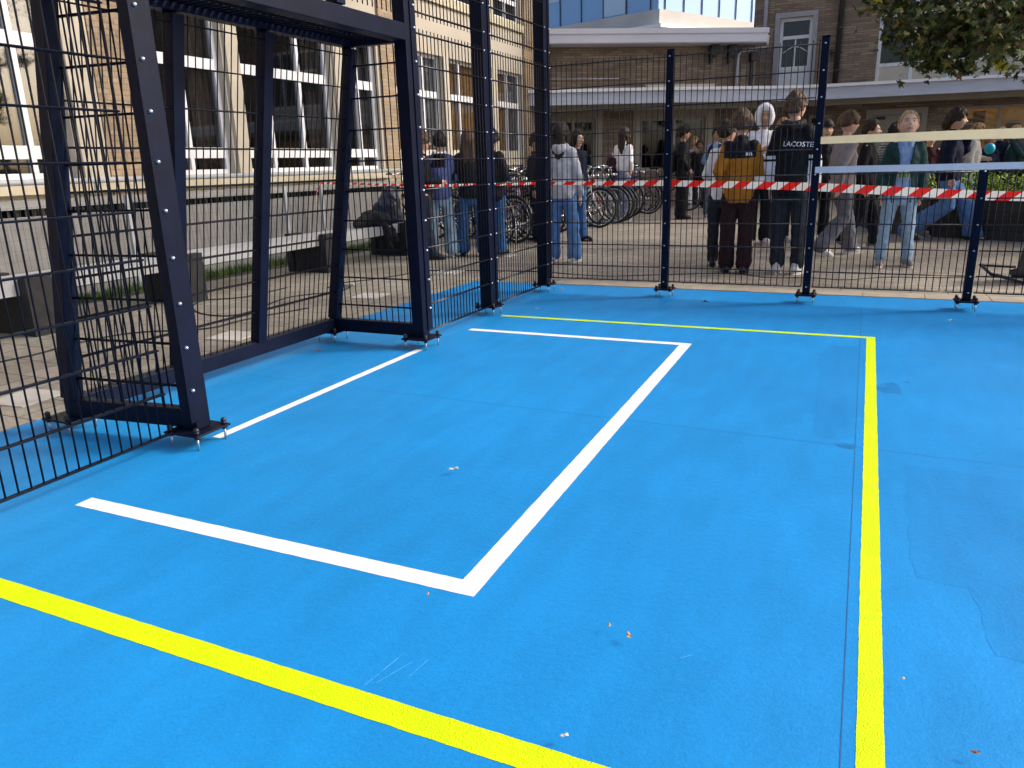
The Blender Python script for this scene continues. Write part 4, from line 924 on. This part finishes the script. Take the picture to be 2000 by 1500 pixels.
# one relaxed hand, fingers towards -z, palm facing +x, thumb towards -y
mb = MB(); mb.tube([(0, 0, .02), (0, 0, 0), (0, -.002, -.03), (0, 0, -.07), (0, 0, -.088)], [.024, .026, .034, .036, .028], 12); mb.v = [(x*.45, y, z) for x, y, z in mb.v]
for k, (yy, ln) in enumerate(((-.028, .068), (-.0095, .077), (.009, .071), (.026, .056))):
    a = .25+.12*k; mb.limb([(0, yy*.9, -.078), (math.sin(a*.4)*ln*.45, yy, -.078-math.cos(a*.4)*ln*.45), (math.sin(a*.4)*ln*.45+math.sin(a*1.4)*ln*.3, yy, -.078-math.cos(a*.4)*ln*.45-math.cos(a*1.4)*ln*.3), (math.sin(a*.4)*ln*.45+math.sin(a*1.4)*ln*.3+math.sin(a*2.2)*ln*.22, yy, -.078-math.cos(a*.4)*ln*.45-math.cos(a*1.4)*ln*.3-math.cos(a*2.2)*ln*.22)], [.0088, .0082, .0074, .0066], 8)
mb.limb([(.004, -.022, -.018), (.014, -.042, -.048), (.020, -.050, -.076), (.022, -.050, -.094)], [.013, .0105, .009, .008], 8)
hm = remesh(mb, .0036, 2); HAND_V = [v.co.copy() for v in hm.vertices]; HAND_F = [tuple(p.vertices) for p in hm.polygons]
def hand(mb, wrist, d, side, palm, k=1.0):
    """d: direction of the fingers, palm: direction the palm faces"""
    d = Vector(d).normalized(); x = Vector(palm); x = (x-d*x.dot(d)).normalized(); z = -d; y = z.cross(x)*side
    M = Matrix((x, y, z)).transposed()
    vs = [Vector(wrist)+(M @ (v*k)) for v in HAND_V]; o = len(mb.v); mb.v += [tuple(v) for v in vs]
    for f in HAND_F: mb.f.append(tuple(i+o for i in f)); mb.m.append(0); mb.sm.append(True)
ARMS = {  # elbow and wrist for the left side (+x when facing -y), unit height 1.75
 'down': ((.25, .03, 1.13), (.26, -.04, .88)), 'pocket': ((.27, .10, 1.14), (.19, -.06, .98)), 'front': ((.26, .02, 1.12), (.13, -.22, 1.10)), 'hold': ((.27, -.02, 1.12), (.10, -.25, 1.22)),
 'phone': ((.24, -.06, 1.13), (.08, -.26, 1.28)), 'mouth': ((.24, -.14, 1.16), (.07, -.17, 1.42)), 'swing_f': ((.25, -.10, 1.15), (.25, -.28, .98)), 'swing_b': ((.25, .16, 1.15), (.26, .18, .90)), 'cross': ((.26, -.06, 1.13), (-.04, -.20, 1.17)), 'table': ((.25, -.16, 1.14), (.16, -.38, 1.12)), 'wide': ((.33, .02, 1.15), (.40, -.05, .93)), 'up': ((.28, -.12, 1.20), (.16, -.2, 1.42))}
LEGS = {'stand': (((.10, 0), (.10, .01)), ((-.10, .0), (-.10, .01))), 'apart': (((.15, -.02), (.13, 0)), ((-.15, .03), (-.13, 0))), 'walk': (((.09, -.20), (.09, -.14)), ((-.09, .24), (-.09, .0))), 'stride': (((.09, -.40), (.10, -.25)), ((-.09, .42), (-.09, -.02))), 'cross': (((.05, -.06), (.09, -.05)), ((-.10, .06), (-.09, .02)))}
def hairmesh(style, M, seed, kk_=1):
    S = dict(short=(.022, .60, .0, -.45, .009), crop=(.013, .66, .14, -.40, .006), bowl=(.032, .33, -.05, -.25, .005), curly=(.040, .45, .0, -.40, .016), messy=(.032, .40, -.12, -.50, .009), long=(.022, .55, -.62, -1.2, .004), bun=(.016, .60, .0, -.45, .003), hood=(.036, .62, -1.3, -1.3, .004), cap=(.024, .36, .05, -.1, .001))[style]
    th, fr, sd_, bk_, nz_ = S; NU, NV = 84, 56; vs = []
    def P(a, e):
        q = head_pt(a, e); zn = q.z/HRZ; w = abs(a if a <= PI else 2*PI-a)/PI
        line = fr+(sd_-fr)*min(1, max(0, (w-.17)/.16)) if w < .5 else sd_+(bk_-sd_)*min(1, (w-.5)/.3)
        if w < .33 and style in ('messy', 'bowl'): line += .10*math.sin(a*9+seed)
        if style == 'hood': line = .60 if w < .14 else (.60-3*max(0, (w-.17))/.12 if w < .5 else -2)
        t = min(1, max(0, (zn-line+.06)/.12)); t = t*t*(3-2*t)
        n = q.normalized() if q.length else Vector((0, 0, 1))
        nn = noise.noise(Vector((math.cos(a)*2.2, math.sin(a)*2.2, e*2+seed)))*nz_*1.8+noise.noise(Vector((math.cos(a)*16, math.sin(a)*16, e*5+seed)))*nz_*.9
        return q+n*(t*(th+nn)-(1-t)*.009)+Vector((0, .004*t, .006*t))
    mb = MB(); mb.smooth = True
    vs = [P(0, -PI/2)]+[P(2*PI*i/NU, -PI/2+PI*j/NV) for j in range(1, NV) for i in range(NU)]+[P(0, PI/2)]
    fs = [(0, 1+(i+1) % NU, 1+i) for i in range(NU)]
    for j in range(NV-2):
        for i in range(NU): a = 1+j*NU; fs.append((a+i, a+(i+1) % NU, a+NU+(i+1) % NU, a+NU+i))
    a = 1+(NV-2)*NU; fs += [(a+i, a+(i+1) % NU, len(vs)-1) for i in range(NU)]
    mb.add([M @ v for v in vs], fs)
    if style == 'long':
        n = 26; R = []
        for j, (z, rx, ry, cy) in enumerate([(.06, .082, .07, .035), (0, .088, .068, .045), (-.07, .092, .060, .052), (-.14, .098, .052, .062), (-.22, .098, .045, .074), (-.30, .088, .038, .078), (-.37, .07, .03, .076), (-.42, .04, .018, .072)]):
            R.append([Vector((rx*math.cos(2*PI*k/n)*(1+.07*math.sin(k*3.1+j*.5)), cy+ry*math.sin(2*PI*k/n)*(1+.09*math.sin(k*5.3+seed)), z+.012*math.sin(k*2.7+seed)*(j > 4))) for k in range(n)])
        vs = [M @ v for r in R for v in r]; fs = [(i*n+k, i*n+(k+1) % n, (i+1)*n+(k+1) % n, (i+1)*n+k) for i in range(7) for k in range(n)]+[tuple(range(n)), tuple(range(7*n, 8*n))]
        mb.add(vs, fs)
        for s in (-1, 1): mb.tube([M @ Vector((.074*s, -.02, .03)), M @ Vector((.088*s, -.01, -.06)), M @ Vector((.088*s, .0, -.18)), M @ Vector((.085*s, .01, -.27))], [.014, .018, .017, .006], 8)
    if style == 'bun': mb.ell(M @ Vector((0, .11, .07)), (.04, .035, .04), 12, 8)
    if style == 'cap':
        mb.tube([M @ Vector((-.055, -.105, .045)), M @ Vector((0, -.155, .035)), M @ Vector((.055, -.105, .045))], .012, 6)
    return mb
NP = [0]
def person(px, py, h, face, label, top='black', bottom='jean', hair='short', hc='dark', sk='fair', arms=('down', 'down'), legs='stand', shoes=shb, wide=.075, hem=.085, baggy=1.0, hood=None, hoodm=None, yaw=0, tilt=0, group=None, lean=0, long_=0.84, hk=1.11, sw=None, pos=None, sleeve='long', vox=.014, layer=None, zones=None, top_mats=None, fat=.86, sit=False, shorts=False, topname='top', z0=0.0):
    """one figure: body mesh on top, hair and clothes as its parts"""
    NP[0] += 1; seed = NP[0]*1.7
    p = gp(px, py) if pos is None else Vector(pos)
    k = h/1.75; th = math.atan2(-p.x, p.y)+math.radians(face)
    sway = math.sin(seed*5)*.055 if sw is None else sw; W = lambda v: Vector((v[0]*fat+sway*max(0, v[2]-.9), v[1]+lean*(v[2]-.9) if v[2] > .9 else v[1], v[2]))
    # legs
    L_ = []
    for s, (ft, kn) in zip((1, -1), LEGS[legs]):
        hipp = Vector((.092*s, .0, .90)); foot = Vector((ft[0], ft[1]+.05*math.sin(seed*3+s), .085+(.05 if ft[1] > .2 else 0))); knee = Vector((kn[0], kn[1], .49))
        L_.append((hipp, knee, foot, ft[1]))
    fh = .5+.5*fat
    sh = {s: W((.178*s, .01, 1.425)) for s in (1, -1)}
    A = {}
    for s, nm in zip((1, -1), arms):
        e, w_ = ARMS[nm]; A[s] = (sh[s], W((e[0]*s, e[1], e[2])), W((w_[0]*s, w_[1], w_[2])))
    # body
    mb = MB()
    for hp, kn, ft, _ in L_: mb.limb([hp, kn, ft], [.072, .052, .036]); mb.limb([ft+Vector((0, .03, -.035)), ft+Vector((0, -.13, -.055))], [.034, .028])
    for s in (1, -1): a, e, w_ = A[s]; mb.limb([a, e, w_], [.046, .038, .026]); 
    R = [(0, .0, .86, .13, .09), (0, .0, 1.0, .13, .09), (0, .0, 1.2, .145, .095), (0, 0, 1.38, .15, .09), (0, .01, 1.45, .10, .07), (0, .012, 1.49, .055, .055)]
    mb.loft([(W((0, c[1], c[2])).x, W((0, c[1], c[2])).y, c[2], c[3]*fat, c[4]) for c in R]); nb = W((0, .012, 1.46)); nt_ = W((0, -.002, 1.59)); mb.limb([nb, nt_], [.055, .050])
    me = remesh(mb, .016, 2)
    hb = MB(); hcn = W((0, -.012, 1.635)); MH = Matrix.Translation(hcn+Vector((0, 0, .119*(hk-1)*.8))) @ Matrix.Rotation(math.radians(yaw), 4, 'Z') @ Matrix.Rotation(math.radians(tilt), 4, 'X') @ Matrix.Scale(hk, 4)
    head(hb, MH)
    for s in (1, -1):
        a, e, w_ = A[s]; d = (w_-e).normalized(); pal = Vector((-s, 0, 0)) if abs(d.x) < .8 else Vector((0, 1, 0)); hand(hb, w_, d, s, pal, .98)
    me = join_mb(me, hb, 0)
    body = mesh_obj('person', me, [SK[sk], eyew, iris, lipm, browm]); body.location = (p.x, p.y, z0); body.rotation_euler.z = th; body.scale = (k, k, k)
    tag(body, label, 'person', group)
    # trousers
    mb = MB(); R = [(0, 0, .74, .10, .09), (0, 0, .80, .155*fat, .112), (0, 0, .88, .165*fat, .118), (0, 0, .96, .155*fat, .108), (0, 0, 1.0, .15*fat, .105)]
    mb.loft(R)
    for hp, kn, ft, fy in L_:
        if shorts: mb.limb([hp+Vector((0, 0, -.06)), hp.lerp(kn, .85)], [.095, .10]); continue
        e = ft+Vector((0, .0, .03-.02*(hem > .09))); mb.limb([hp+Vector((0, 0, -.05)), kn, kn.lerp(e, .6), e], [.098, wide, (wide+hem)/2, hem], 14)
    tm = remesh(mb, vox, 3, .011, 9, seed)
    if not shorts:  # cut the rounded cuff so the hem is flat
        for v in tm.vertices:
            if v.co.z < .05: v.co.z = .05-(.05-v.co.z)*.12
    mesh_obj('trousers' if not shorts else 'shorts', tm, C[bottom], body)
    # top
    b_ = baggy; mb = MB()
    R = [(long_, .158*b_, .118*b_), (long_+.07, .175*b_, .128*b_), (1.08, .170*b_, .120*b_), (1.24, .182*b_, .122*b_), (1.36, .188, .112), (1.43, .155, .092), (1.475, .085, .075), (1.50, .066, .066)]
    mb.loft([(W((0, .006, z)).x, W((0, .006, z)).y, z, rx*fat, ry) for z, rx, ry in R], 24)
    for s in (1, -1):
        a, e, w_ = A[s]; q = Vector((-.02*s, 0, -.02))
        if sleeve == 'long': mb.limb([a+q, e, e.lerp(w_, .55), e.lerp(w_, .93)], [.070*b_, .056*b_, .050*b_, .040*b_], 12)
        else: mb.limb([a+q, a.lerp(e, .8)], [.072*b_, .072*b_], 12)
    if hood == 'down': mb.limb([W((-.10, .05, 1.50)), W((-.05, .115, 1.475)), W((0, .135, 1.45)), W((.05, .115, 1.475)), W((.10, .05, 1.50))], [.035, .048, .058, .048, .035], 10); mb.limb([W((-.10, .03, 1.50)), W((-.04, -.075, 1.45))], [.034, .022], 8); mb.limb([W((.10, .03, 1.50)), W((.04, -.075, 1.45))], [.034, .022], 8)
    if hood == 'collar': mb.limb([W((-.06, .0, 1.50)), W((0, .06, 1.51)), W((.06, .0, 1.50)), W((0, -.055, 1.48)), W((-.06, 0, 1.5))], [.032]*5, 8)
    tmm = remesh(mb, vox, 3, .010, 8, seed+5)
    mats_ = top_mats or [C[top]]
    if zones:
        for pl_ in tmm.polygons: pl_.material_index = zones(pl_.center)
    tp = mesh_obj(topname, tmm, mats_, body)
    if layer:  # open jacket over the top
        mb = MB(); mb.loft([(W((0, .006, z)).x, W((0, .006, z)).y, z, (rx+.022)*fat, ry+.02) for z, rx, ry in [(long_-.03,)+R[0][1:]]+R[:-1]], 28)
        for s in (1, -1):
            a, e, w_ = A[s]; q = Vector((-.02*s, 0, -.02))
            if layer[1]: mb.limb([a+q, e, e.lerp(w_, .5), e.lerp(w_, .9)], [.086, .072, .066, .052], 12)
        jm = remesh(mb, vox, 3, .012, 8, seed+9); bm = bmesh.new(); bm.from_mesh(jm)
        kill = [f for f in bm.faces if f.calc_center_median().y < -.03 and abs(f.calc_center_median().x) < layer[2]*(1+.25*math.sin(f.calc_center_median().z*9)) and f.calc_center_median().z < 1.5]
        kill += [f for f in bm.faces if f.calc_center_median().z > 1.47 or f.calc_center_median().z < long_-.02]
        bmesh.ops.delete(bm, geom=list(set(kill)), context='FACES'); bm.to_mesh(jm); bm.free()
        jo = mesh_obj('jacket', jm, C[layer[0]], body); so = jo.modifiers.new('t', 'SOLIDIFY'); so.thickness = .012; so.offset = -1
    # hair / hood
    if hood == 'up':
        hm_ = hairmesh('hood', MH, seed); r_ = mesh_obj('hair', *(lambda b: (bmesh_from(b), HC[hc]))(hairmesh('crop', MH, seed)), body)
        Ho = hm_.build('hood', hoodm or C[top], body, smooth=True)
    elif hair: mesh_obj('hair', bmesh_from(hairmesh(hair, MH, seed)), HC[hc], body)
    # shoes
    for (hp, kn, ft, fy), s in zip(L_, (1, -1)):
        mb = MB(); back = fy > .2; pit = Matrix.Rotation(.45 if back else 0, 3, 'X'); rz_ = Matrix.Rotation(.18*s, 3, 'Z'); o_ = Vector((ft.x, ft.y, 0))
        mb.limb([(0, .055, .055), (0, -.02, .06), (0, -.13, .045), (0, -.165, .04)], [.042, .046, .044, .034], 12); mb.limb([(0, .045, .06), (0, .03, .11)], [.042, .044], 12)
        tr = lambda v: o_+rz_ @ (pit @ (Vector((v[0], v[1], max(.018, v[2])))))+Vector((0, 0, .03 if back else 0))
        mb.v = [tuple(tr(v)) for v in mb.v]; mb.smooth = True; so_ = mb.build('shoe', shoes, body, smooth=True)
        mb = MB(); vs = []
        n = 20
        for z in (0, .022): vs += [(.046*math.cos(2*PI*i/n)*(1.04 if math.sin(2*PI*i/n) < 0 else .9), -.055+.155*math.sin(2*PI*i/n), z) for i in range(n)]
        mb.add([tuple(o_+rz_ @ (pit @ Vector(v))+Vector((0, 0, .03 if back else 0))) for v in vs], [tuple(range(n-1, -1, -1)), tuple(range(n, 2*n))]+[(i, (i+1) % n, n+(i+1) % n, n+i) for i in range(n)])
        mb.build('sole', sole if shoes is not shb else shb, so_)
    return body, tp
def bmesh_from(mb):
    me = bpy.data.meshes.new('hair'); me.from_pydata(mb.v, [], mb.f); bm = bmesh.new(); bm.from_mesh(me); bmesh.ops.recalc_face_normals(bm, faces=bm.faces); bm.to_mesh(me); bm.free()
    for p in me.polygons: p.use_smooth = True
    return me
def decal(name, polys, tgt, par, m, back=True, off=.004, cuts=2, mi=None):
    """flat outlines (x, z) wrapped onto a garment from behind or in front"""
    bm = bmesh.new(); bm.from_mesh(tgt.data); bv = BVHTree.FromBMesh(bm); bm.free()
    bm = bmesh.new()
    for idx, pl_ in enumerate(polys):
        try: f = bm.faces.new([bm.verts.new((x, 0, z)) for x, z in pl_]); f.material_index = (mi[idx] if mi else 0)
        except ValueError: pass
    bmesh.ops.triangulate(bm, faces=bm.faces)
    for _ in range(cuts): bmesh.ops.subdivide_edges(bm, edges=[e for e in bm.edges if e.calc_length() > .012], cuts=1); bmesh.ops.triangulate(bm, faces=bm.faces)
    s = 1 if back else -1
    for v in bm.verts:
        h_ = bv.ray_cast(Vector((v.co.x, s*1.0, v.co.z)), Vector((0, -s, 0)))
        v.co.y = (h_[0].y if h_[0] else s*.12)+s*off
    me = bpy.data.meshes.new(name); bm.to_mesh(me); bm.free(); return mesh_obj(name, me, m, par)
def text_polys(txt, size, cx, cz, flip=False, font_bold=.012, rot=0):
    """outlines of lettering as filled triangles"""
    cu = bpy.data.curves.new('t', 'FONT'); cu.body = txt; cu.size = size; cu.align_x = 'CENTER'; cu.offset = font_bold*size; cu.resolution_u = 2
    o = bpy.data.objects.new('t', cu); COL.objects.link(o); dg = bpy.context.evaluated_depsgraph_get(); me = bpy.data.meshes.new_from_object(o.evaluated_get(dg))
    out = []
    for p in me.polygons:
        q = []
        for i in p.vertices:
            v = me.vertices[i].co; x, z = v.x*math.cos(rot)-v.y*math.sin(rot), v.x*math.sin(rot)+v.y*math.cos(rot); q.append((cx+(-x if flip else x), cz+z))
        out.append(q)
    bpy.data.objects.remove(o); return out
# ---- the crowd, left to right
person(836, 505, 1.64, 100, 'person in a dark grey top half hidden behind the goal post, facing right', 'dark', 'jeank', 'messy', 'brown', yaw=10, arms=('pocket', 'front'))
b, t = person(865, 500, 1.64, 180, 'person seen from behind in a steel blue hooded sweater and very wide pale jeans', 'bluehood', 'jeanl', 'short', 'black', wide=.082, hem=.108, legs='apart', baggy=1.12, hood='down', arms=('front', 'front'), fat=.92, topname='hoodie', shoes=shw,
    top_mats=[C['bluehood'], C['plum'], C['white']], zones=lambda c: 2 if (c.z > 1.495 and c.y > -.05) else 1 if (c.z > 1.30 and c.y > .085 and abs(c.x) < .11) else 0)
person(925, 498, 1.66, 178, 'person with long brown hair, black jacket and blue jeans left of the tall fence post', 'black', 'jeand', 'long', 'brown', wide=.078, hem=.098, legs='apart', baggy=1.15, arms=('front', 'pocket'), topname='jacket', fat=.92)
person(968, 496, 1.66, 150, 'person in a big black coat just right of the tall fence post, nearest to it', 'black', 'jeand', 'messy', 'black', wide=.085, hem=.10, baggy=1.2, long_=.78, arms=('hold', 'front'), topname='coat')
person(1052, 470, 1.66, 60, 'person with a bit of face and dark top showing left of the corner post', 'dark', 'dark', 'short', 'dark', sk='tan', arms=('pocket', 'down'))
person(1101, 511, 1.67, 165, 'person with dark hair in a pale grey hooded sweater right beside the corner post', 'grey', 'jean', 'long', 'black', wide=.084, hem=.10, legs='apart', baggy=1.15, hood='down', arms=('pocket', 'down'), topname='hoodie', shoes=shw, yaw=-25)
person(1127, 470, 1.68, 40, 'person with long dark hair in a navy jacket standing behind the grey sweater', 'navy', 'jeand', 'long', 'black', arms=('pocket', 'pocket'), topname='jacket')
b, t = person(1214, 431, 1.86, 150, 'girl with long dark hair in a white shirt and faded jeans before the bicycles', 'white', 'faded', 'long', 'dark', wide=.080, hem=.115, arms=('down', 'pocket'), shoes=shw, sleeve='long', long_=.98, topname='shirt', yaw=-30)
mb = MB(); mb.limb([(0, 0, 0), (0, .02, .22)], [.11, .13]); bg = mesh_obj('shoulder_bag', remesh(mb, .02, 3, .015, 9, 4), C['maroon']); q = gp(1200, 431); bg.location = (q.x-.05, q.y-.05, .98); tag(bg, 'dark maroon bag hanging at the left hip of the girl in the white shirt', 'bag')
person(1331, 427, 1.86, 110, 'boy with dark curly hair in all black standing beside the second fence post', 'black', 'black', 'curly', 'black', sk='tan', wide=.095, hem=.10, baggy=1.15, arms=('phone', 'pocket'), topname='jacket')
mb = MB(); mb.limb([(0, 0, .0), (0, 0, .18), (0, .02, .36)], [.15, .16, .11]); bp2 = mesh_obj('backpack', remesh(mb, .018, 3, .012, 9, 6), C['black']); q = gp(1306, 428); bp2.location = (q.x-.02, q.y+.02, 1.08); tag(bp2, 'dark backpack worn by the curly haired boy in black', 'bag')
person(1352, 401, 1.78, 20, 'blond woman in a long beige coat and pale trousers behind the boy in black', 'beige', 'white', 'long', 'blond', baggy=1.1, long_=.62, arms=('front', 'pocket'), shoes=shg, topname='coat')
person(1364, 405, 1.66, 0, 'dark haired person deep in the background between the beige coat and the vest', 'dark', 'black', 'short', 'black', sk='brown')
person(1390, 425, 1.82, 5, 'young man in a navy gilet over pale sleeves and grey jeans, facing the camera', 'lblue', 'jeang', 'short', 'black', sk='tan', arms=('down', 'front'), shoes=shg, layer=('navy', False, .06), topname='shirt')
person(1405, 520, 1.60, 170, 'person in a white and black jacket hidden behind the ochre jacket, dark jeans', 'white', 'jeank', 'short', 'dark', arms=('hold', 'hold'), wide=.07, hem=.07, yaw=-30)
b, t = person(1434, 531, 1.67, 178, sw=0, label= 'boy from behind in an ochre and black zip jacket and dark brown trousers', top='orange', bottom='brownp', hair='messy', hc='brown', arms=('pocket', 'hold'), wide=.085, hem=.09, baggy=1.12, hood='collar', topname='jacket', long_=.80, vox=.011, yaw=12, tilt=8,
    top_mats=[C['orange'], C['black']], zones=lambda c: 1 if (c.z > 1.285+.02*abs(c.x) and abs(c.x) < .175) or c.z > 1.44 else 0)
decal('chest_logo', [[(-.105+dx, z0), (-.105+dx+w, z0), (-.105+dx+w, z0+.012), (-.105+dx, z0+.012)] for dx, w, z0 in ((0, .045, 1.33), (.0, .045, 1.313), (.012, .033, 1.347))]+[[(-.13, 1.31), (-.115, 1.31), (-.109, 1.36), (-.118, 1.35)]], t, t, C['white'])
b, t = person(1478, 477, 1.88, 12, sw=0, label= 'boy facing the camera in a white hooded sweater with the hood up', top='white', bottom='dark', hair='short', hc='black', sk='tan', arms=('front', 'hold'), wide=.08, hem=.085, hood='up', baggy=1.15, topname='hoodie', shoes=shw, vox=.011, yaw=-8)
decal('sleeve_logo', [[(.035, 1.27), (.05, 1.262), (.085, 1.285), (.055, 1.275), (.04, 1.285)]], t, t, C['black'], back=False)
person(1519, 472, 1.70, 30, 'person in a black padded jacket half hidden between the white hoodie and the lettered jacket', 'black', 'dark', 'messy', 'blond', arms=('front', 'front'), baggy=1.2, topname='jacket', shoes=shw)
b, t = person(1534, 534, 1.82, 168, sw=.02, label= 'boy from behind in a black jacket with white lettering on the back', top='black', bottom='jeank', hair='short', hc='brown', arms=('down', 'down'), wide=.075, hem=.072, baggy=1.18, hood='down', topname='jacket', shoes=shw, vox=.011, long_=.80, yaw=-14,
    top_mats=[C['black'], C['white']], zones=lambda c: 1 if (abs(c.x) > .158 and (c.z < 1.14 or 1.165 < c.z < 1.195)) else 0)
decal('lettering', text_polys('LACOSTE', .066, -.055, 1.275, flip=True, rot=-.06), t, t, C['white'], cuts=1)
person(1592, 470, 1.68, 15, 'boy with a dark cap and black and white jacket behind the leaning fence post', 'black', 'black', 'cap', 'cap', arms=('pocket', 'pocket'), hood='collar', topname='jacket')
person(1634, 497, 1.69, 120, sw=0, label= 'boy with a bowl haircut in a mauve grey sweatshirt and grey jeans walking right', top='mauve', bottom='jeang', hair='bowl', hc='brown', arms=('down', 'swing_b'), legs='walk', wide=.095, hem=.10, baggy=1.15, shoes=shw, topname='sweatshirt', vox=.012)
person(1678, 482, 1.62, 80, 'person in black striding behind the grey sweatshirt with white soled shoes', 'dark', 'dark', 'short', 'dark', arms=('swing_f', 'down'), legs='walk', wide=.085, hem=.085, shoes=shg, topname='jacket', baggy=1.1)
b, t = person(1743, 518, 1.60, 8, sw=.01, label= 'fair haired boy looking up in an open dark green jacket over a pale blue hoodie', top='lblue', bottom='jeanl', hair='crop', hc='light', arms=('down', 'down'), hk=1.27, wide=.073, hem=.068, hood='down', layer=('green', True, .085), topname='hoodie', legs='apart', tilt=-17, vox=.011, shoes=shg, long_=.80)
gr = [[(-.07, 1.06), (.07, 1.06), (.07, 1.14), (-.07, 1.14)], [(.045*math.cos(a), 1.15+.035*math.sin(a)) for a in [PI*i/8 for i in range(9)]], [(-.055, 1.065), (-.03, 1.065), (-.03, 1.125), (-.055, 1.125)], [(-.02, 1.065), (.02, 1.065), (.02, 1.125), (-.02, 1.125)], [(.03, 1.065), (.055, 1.065), (.055, 1.125), (.03, 1.125)]]
decal('print', gr[:1], t, t, mat('print_yellow', (.6, .55, .2), .7), back=False, off=.004, cuts=2); decal('print', gr[1:2], t, t, mat('print_orange', (.6, .2, .08), .7), back=False, off=.006); decal('print', gr[2:], t, t, mat('print_green', (.05, .16, .08), .7), back=False, off=.008)
person(1722, 450, 1.66, 175, 'person with dark hair in a cream and black striped shirt left of the green jacket', 'cream', 'black', 'short', 'black', arms=('down', 'down'), topname='striped_shirt', top_mats=[C['cream'], C['black']], zones=lambda c: 1 if math.sin(c.z*150) > .45 else 0, vox=.010)
person(1795, 440, 1.55, 10, 'person with brown hair almost hidden just right of the fair haired boy', 'maroon', 'black', 'short', 'brown')
person(1832, 462, 1.71, 95, 'boy in a dark top and shorts with bare calves behind the navy fleece', 'navy', 'black', 'messy', 'dark', arms=('down', 'down'), legs='walk', shorts=True, shoes=shg)
person(1838, 467, 1.76, 88, 'boy in a navy fleece and wide blue jeans with a hand at his mouth', 'navy', 'jean', 'messy', 'dark', arms=('mouth', 'down'), legs='stride', wide=.115, hem=.13, baggy=1.28, fat=1.0, hood='collar', topname='fleece', vox=.012, tilt=2)
person(1886, 415, 1.72, 80, 'person in a pale cream jacket close behind the navy fleece', 'cream', 'jeanl', 'messy', 'blond', arms=('front', 'down'), baggy=1.2, topname='jacket')
person(1916, 408, 1.50, 185, 'child with reddish hair in a navy coat leaning forward behind the planter', 'navy', 'black', 'messy', 'red', arms=('table', 'table'), baggy=1.2, lean=-.35, topname='coat')
person(1938, 400, 1.70, 5, 'person in navy with blond hair behind the leaning child', 'navy', 'black', 'short', 'light', arms=('table', 'front'))
person(1962, 405, 1.70, 95, 'person in a dark green coat with a pale shoulder stripe reaching left over the planter', 'green', 'black', 'short', 'light', arms=('table', 'table'), baggy=1.15, topname='coat', top_mats=[C['green'], C['white']], zones=lambda c: 1 if (.06 < abs(c.x) < .085 and c.z > 1.28) else 0)
person(1990, 405, 1.74, 170, 'person in a grey jacket at the right edge of the picture', 'jeang', 'black', 'short', 'brown', arms=('front', 'front'), baggy=1.15, topname='jacket')
person(2018, 400, 1.70, 120, 'person in dark clothes cut by the right edge behind the planter', 'dark', 'black', 'messy', 'dark', arms=('front', 'down'))
mb = MB(); mb.smooth = True; mb.ell((0, 0, 0), (.075, .075, .08), 14, 10); bl = mb.build('balloon', mat('turquoise_balloon', (.0, .38, .55), .35)); q = at_depth(1933, 290, 13.8); bl.location = q; tag(bl, 'small turquoise balloon held above the planter', 'balloon')
# everything that stands on the paving rests on it (1 cm below the court)
for o in list(scene.objects):
    if o.parent is None and o.get('category') in ('person', 'bicycle', 'bench', 'planter', 'shrub', 'machine', 'rack', 'tree', 'cable', 'plug', 'building', 'wall'): o.location.z -= .010
for o in list(scene.objects):
    if o.type == 'MESH' and o.data.materials and o.data.materials[0] == steel and o.name.split('.')[0] in ('post', 'crossbar', 'rear_leg', 'bottom_rail', 'roof_rail', 'rear_top_rail', 'rear_bottom_rail', 'back_strut', 'base_plate', 'upper_post'):
        bv_ = o.modifiers.new('edge', 'BEVEL'); bv_.width = .004; bv_.segments = 2; bv_.limit_method = 'ANGLE'
# ------------------------------------------------------------------ camera, light, world
cam = bpy.data.cameras.new('camera'); co = bpy.data.objects.new('camera', cam); COL.objects.link(co); scene.camera = co
cam.sensor_fit = 'HORIZONTAL'; cam.sensor_width = 36; cam.lens = 36*F_PX/2000; cam.clip_start = .05; cam.clip_end = 500
Mx = Matrix((RT, UP, -FW)).transposed().to_4x4(); Mx.translation = CAM; co.matrix_world = Mx
AZ, EL = math.radians(SUN_AZ), math.radians(SUN_EL)
sd = Vector((math.cos(AZ)*math.cos(EL), math.sin(AZ)*math.cos(EL), math.sin(EL)))
sl = bpy.data.lights.new('sun', 'SUN'); sl.energy = SUN_E; sl.angle = math.radians(SUN_A); sl.color = (1, .965, .91)
so = bpy.data.objects.new('sun', sl); COL.objects.link(so); so.rotation_euler = sd.to_track_quat('Z', 'Y').to_euler(); so.location = (0, 0, 20)
w = bpy.data.worlds.new('World'); scene.world = w; w.use_nodes = True; nt = w.node_tree
sk_ = nt.nodes.new('ShaderNodeTexSky'); sk_.sky_type = 'NISHITA'; sk_.sun_disc = False; sk_.sun_elevation = EL; sk_.sun_rotation = PI/2-AZ; sk_.dust_density = 5; sk_.air_density = .8; sk_.ozone_density = .4
nt.links.new(sk_.outputs[0], nt.nodes['Background'].inputs[0]); nt.nodes['Background'].inputs[1].default_value = SKY
vs_ = scene.view_settings; vs_.view_transform = 'Standard'; vs_.look = 'None'; vs_.exposure = EXPO; vs_.gamma = 1
scene.cycles.max_bounces = 6
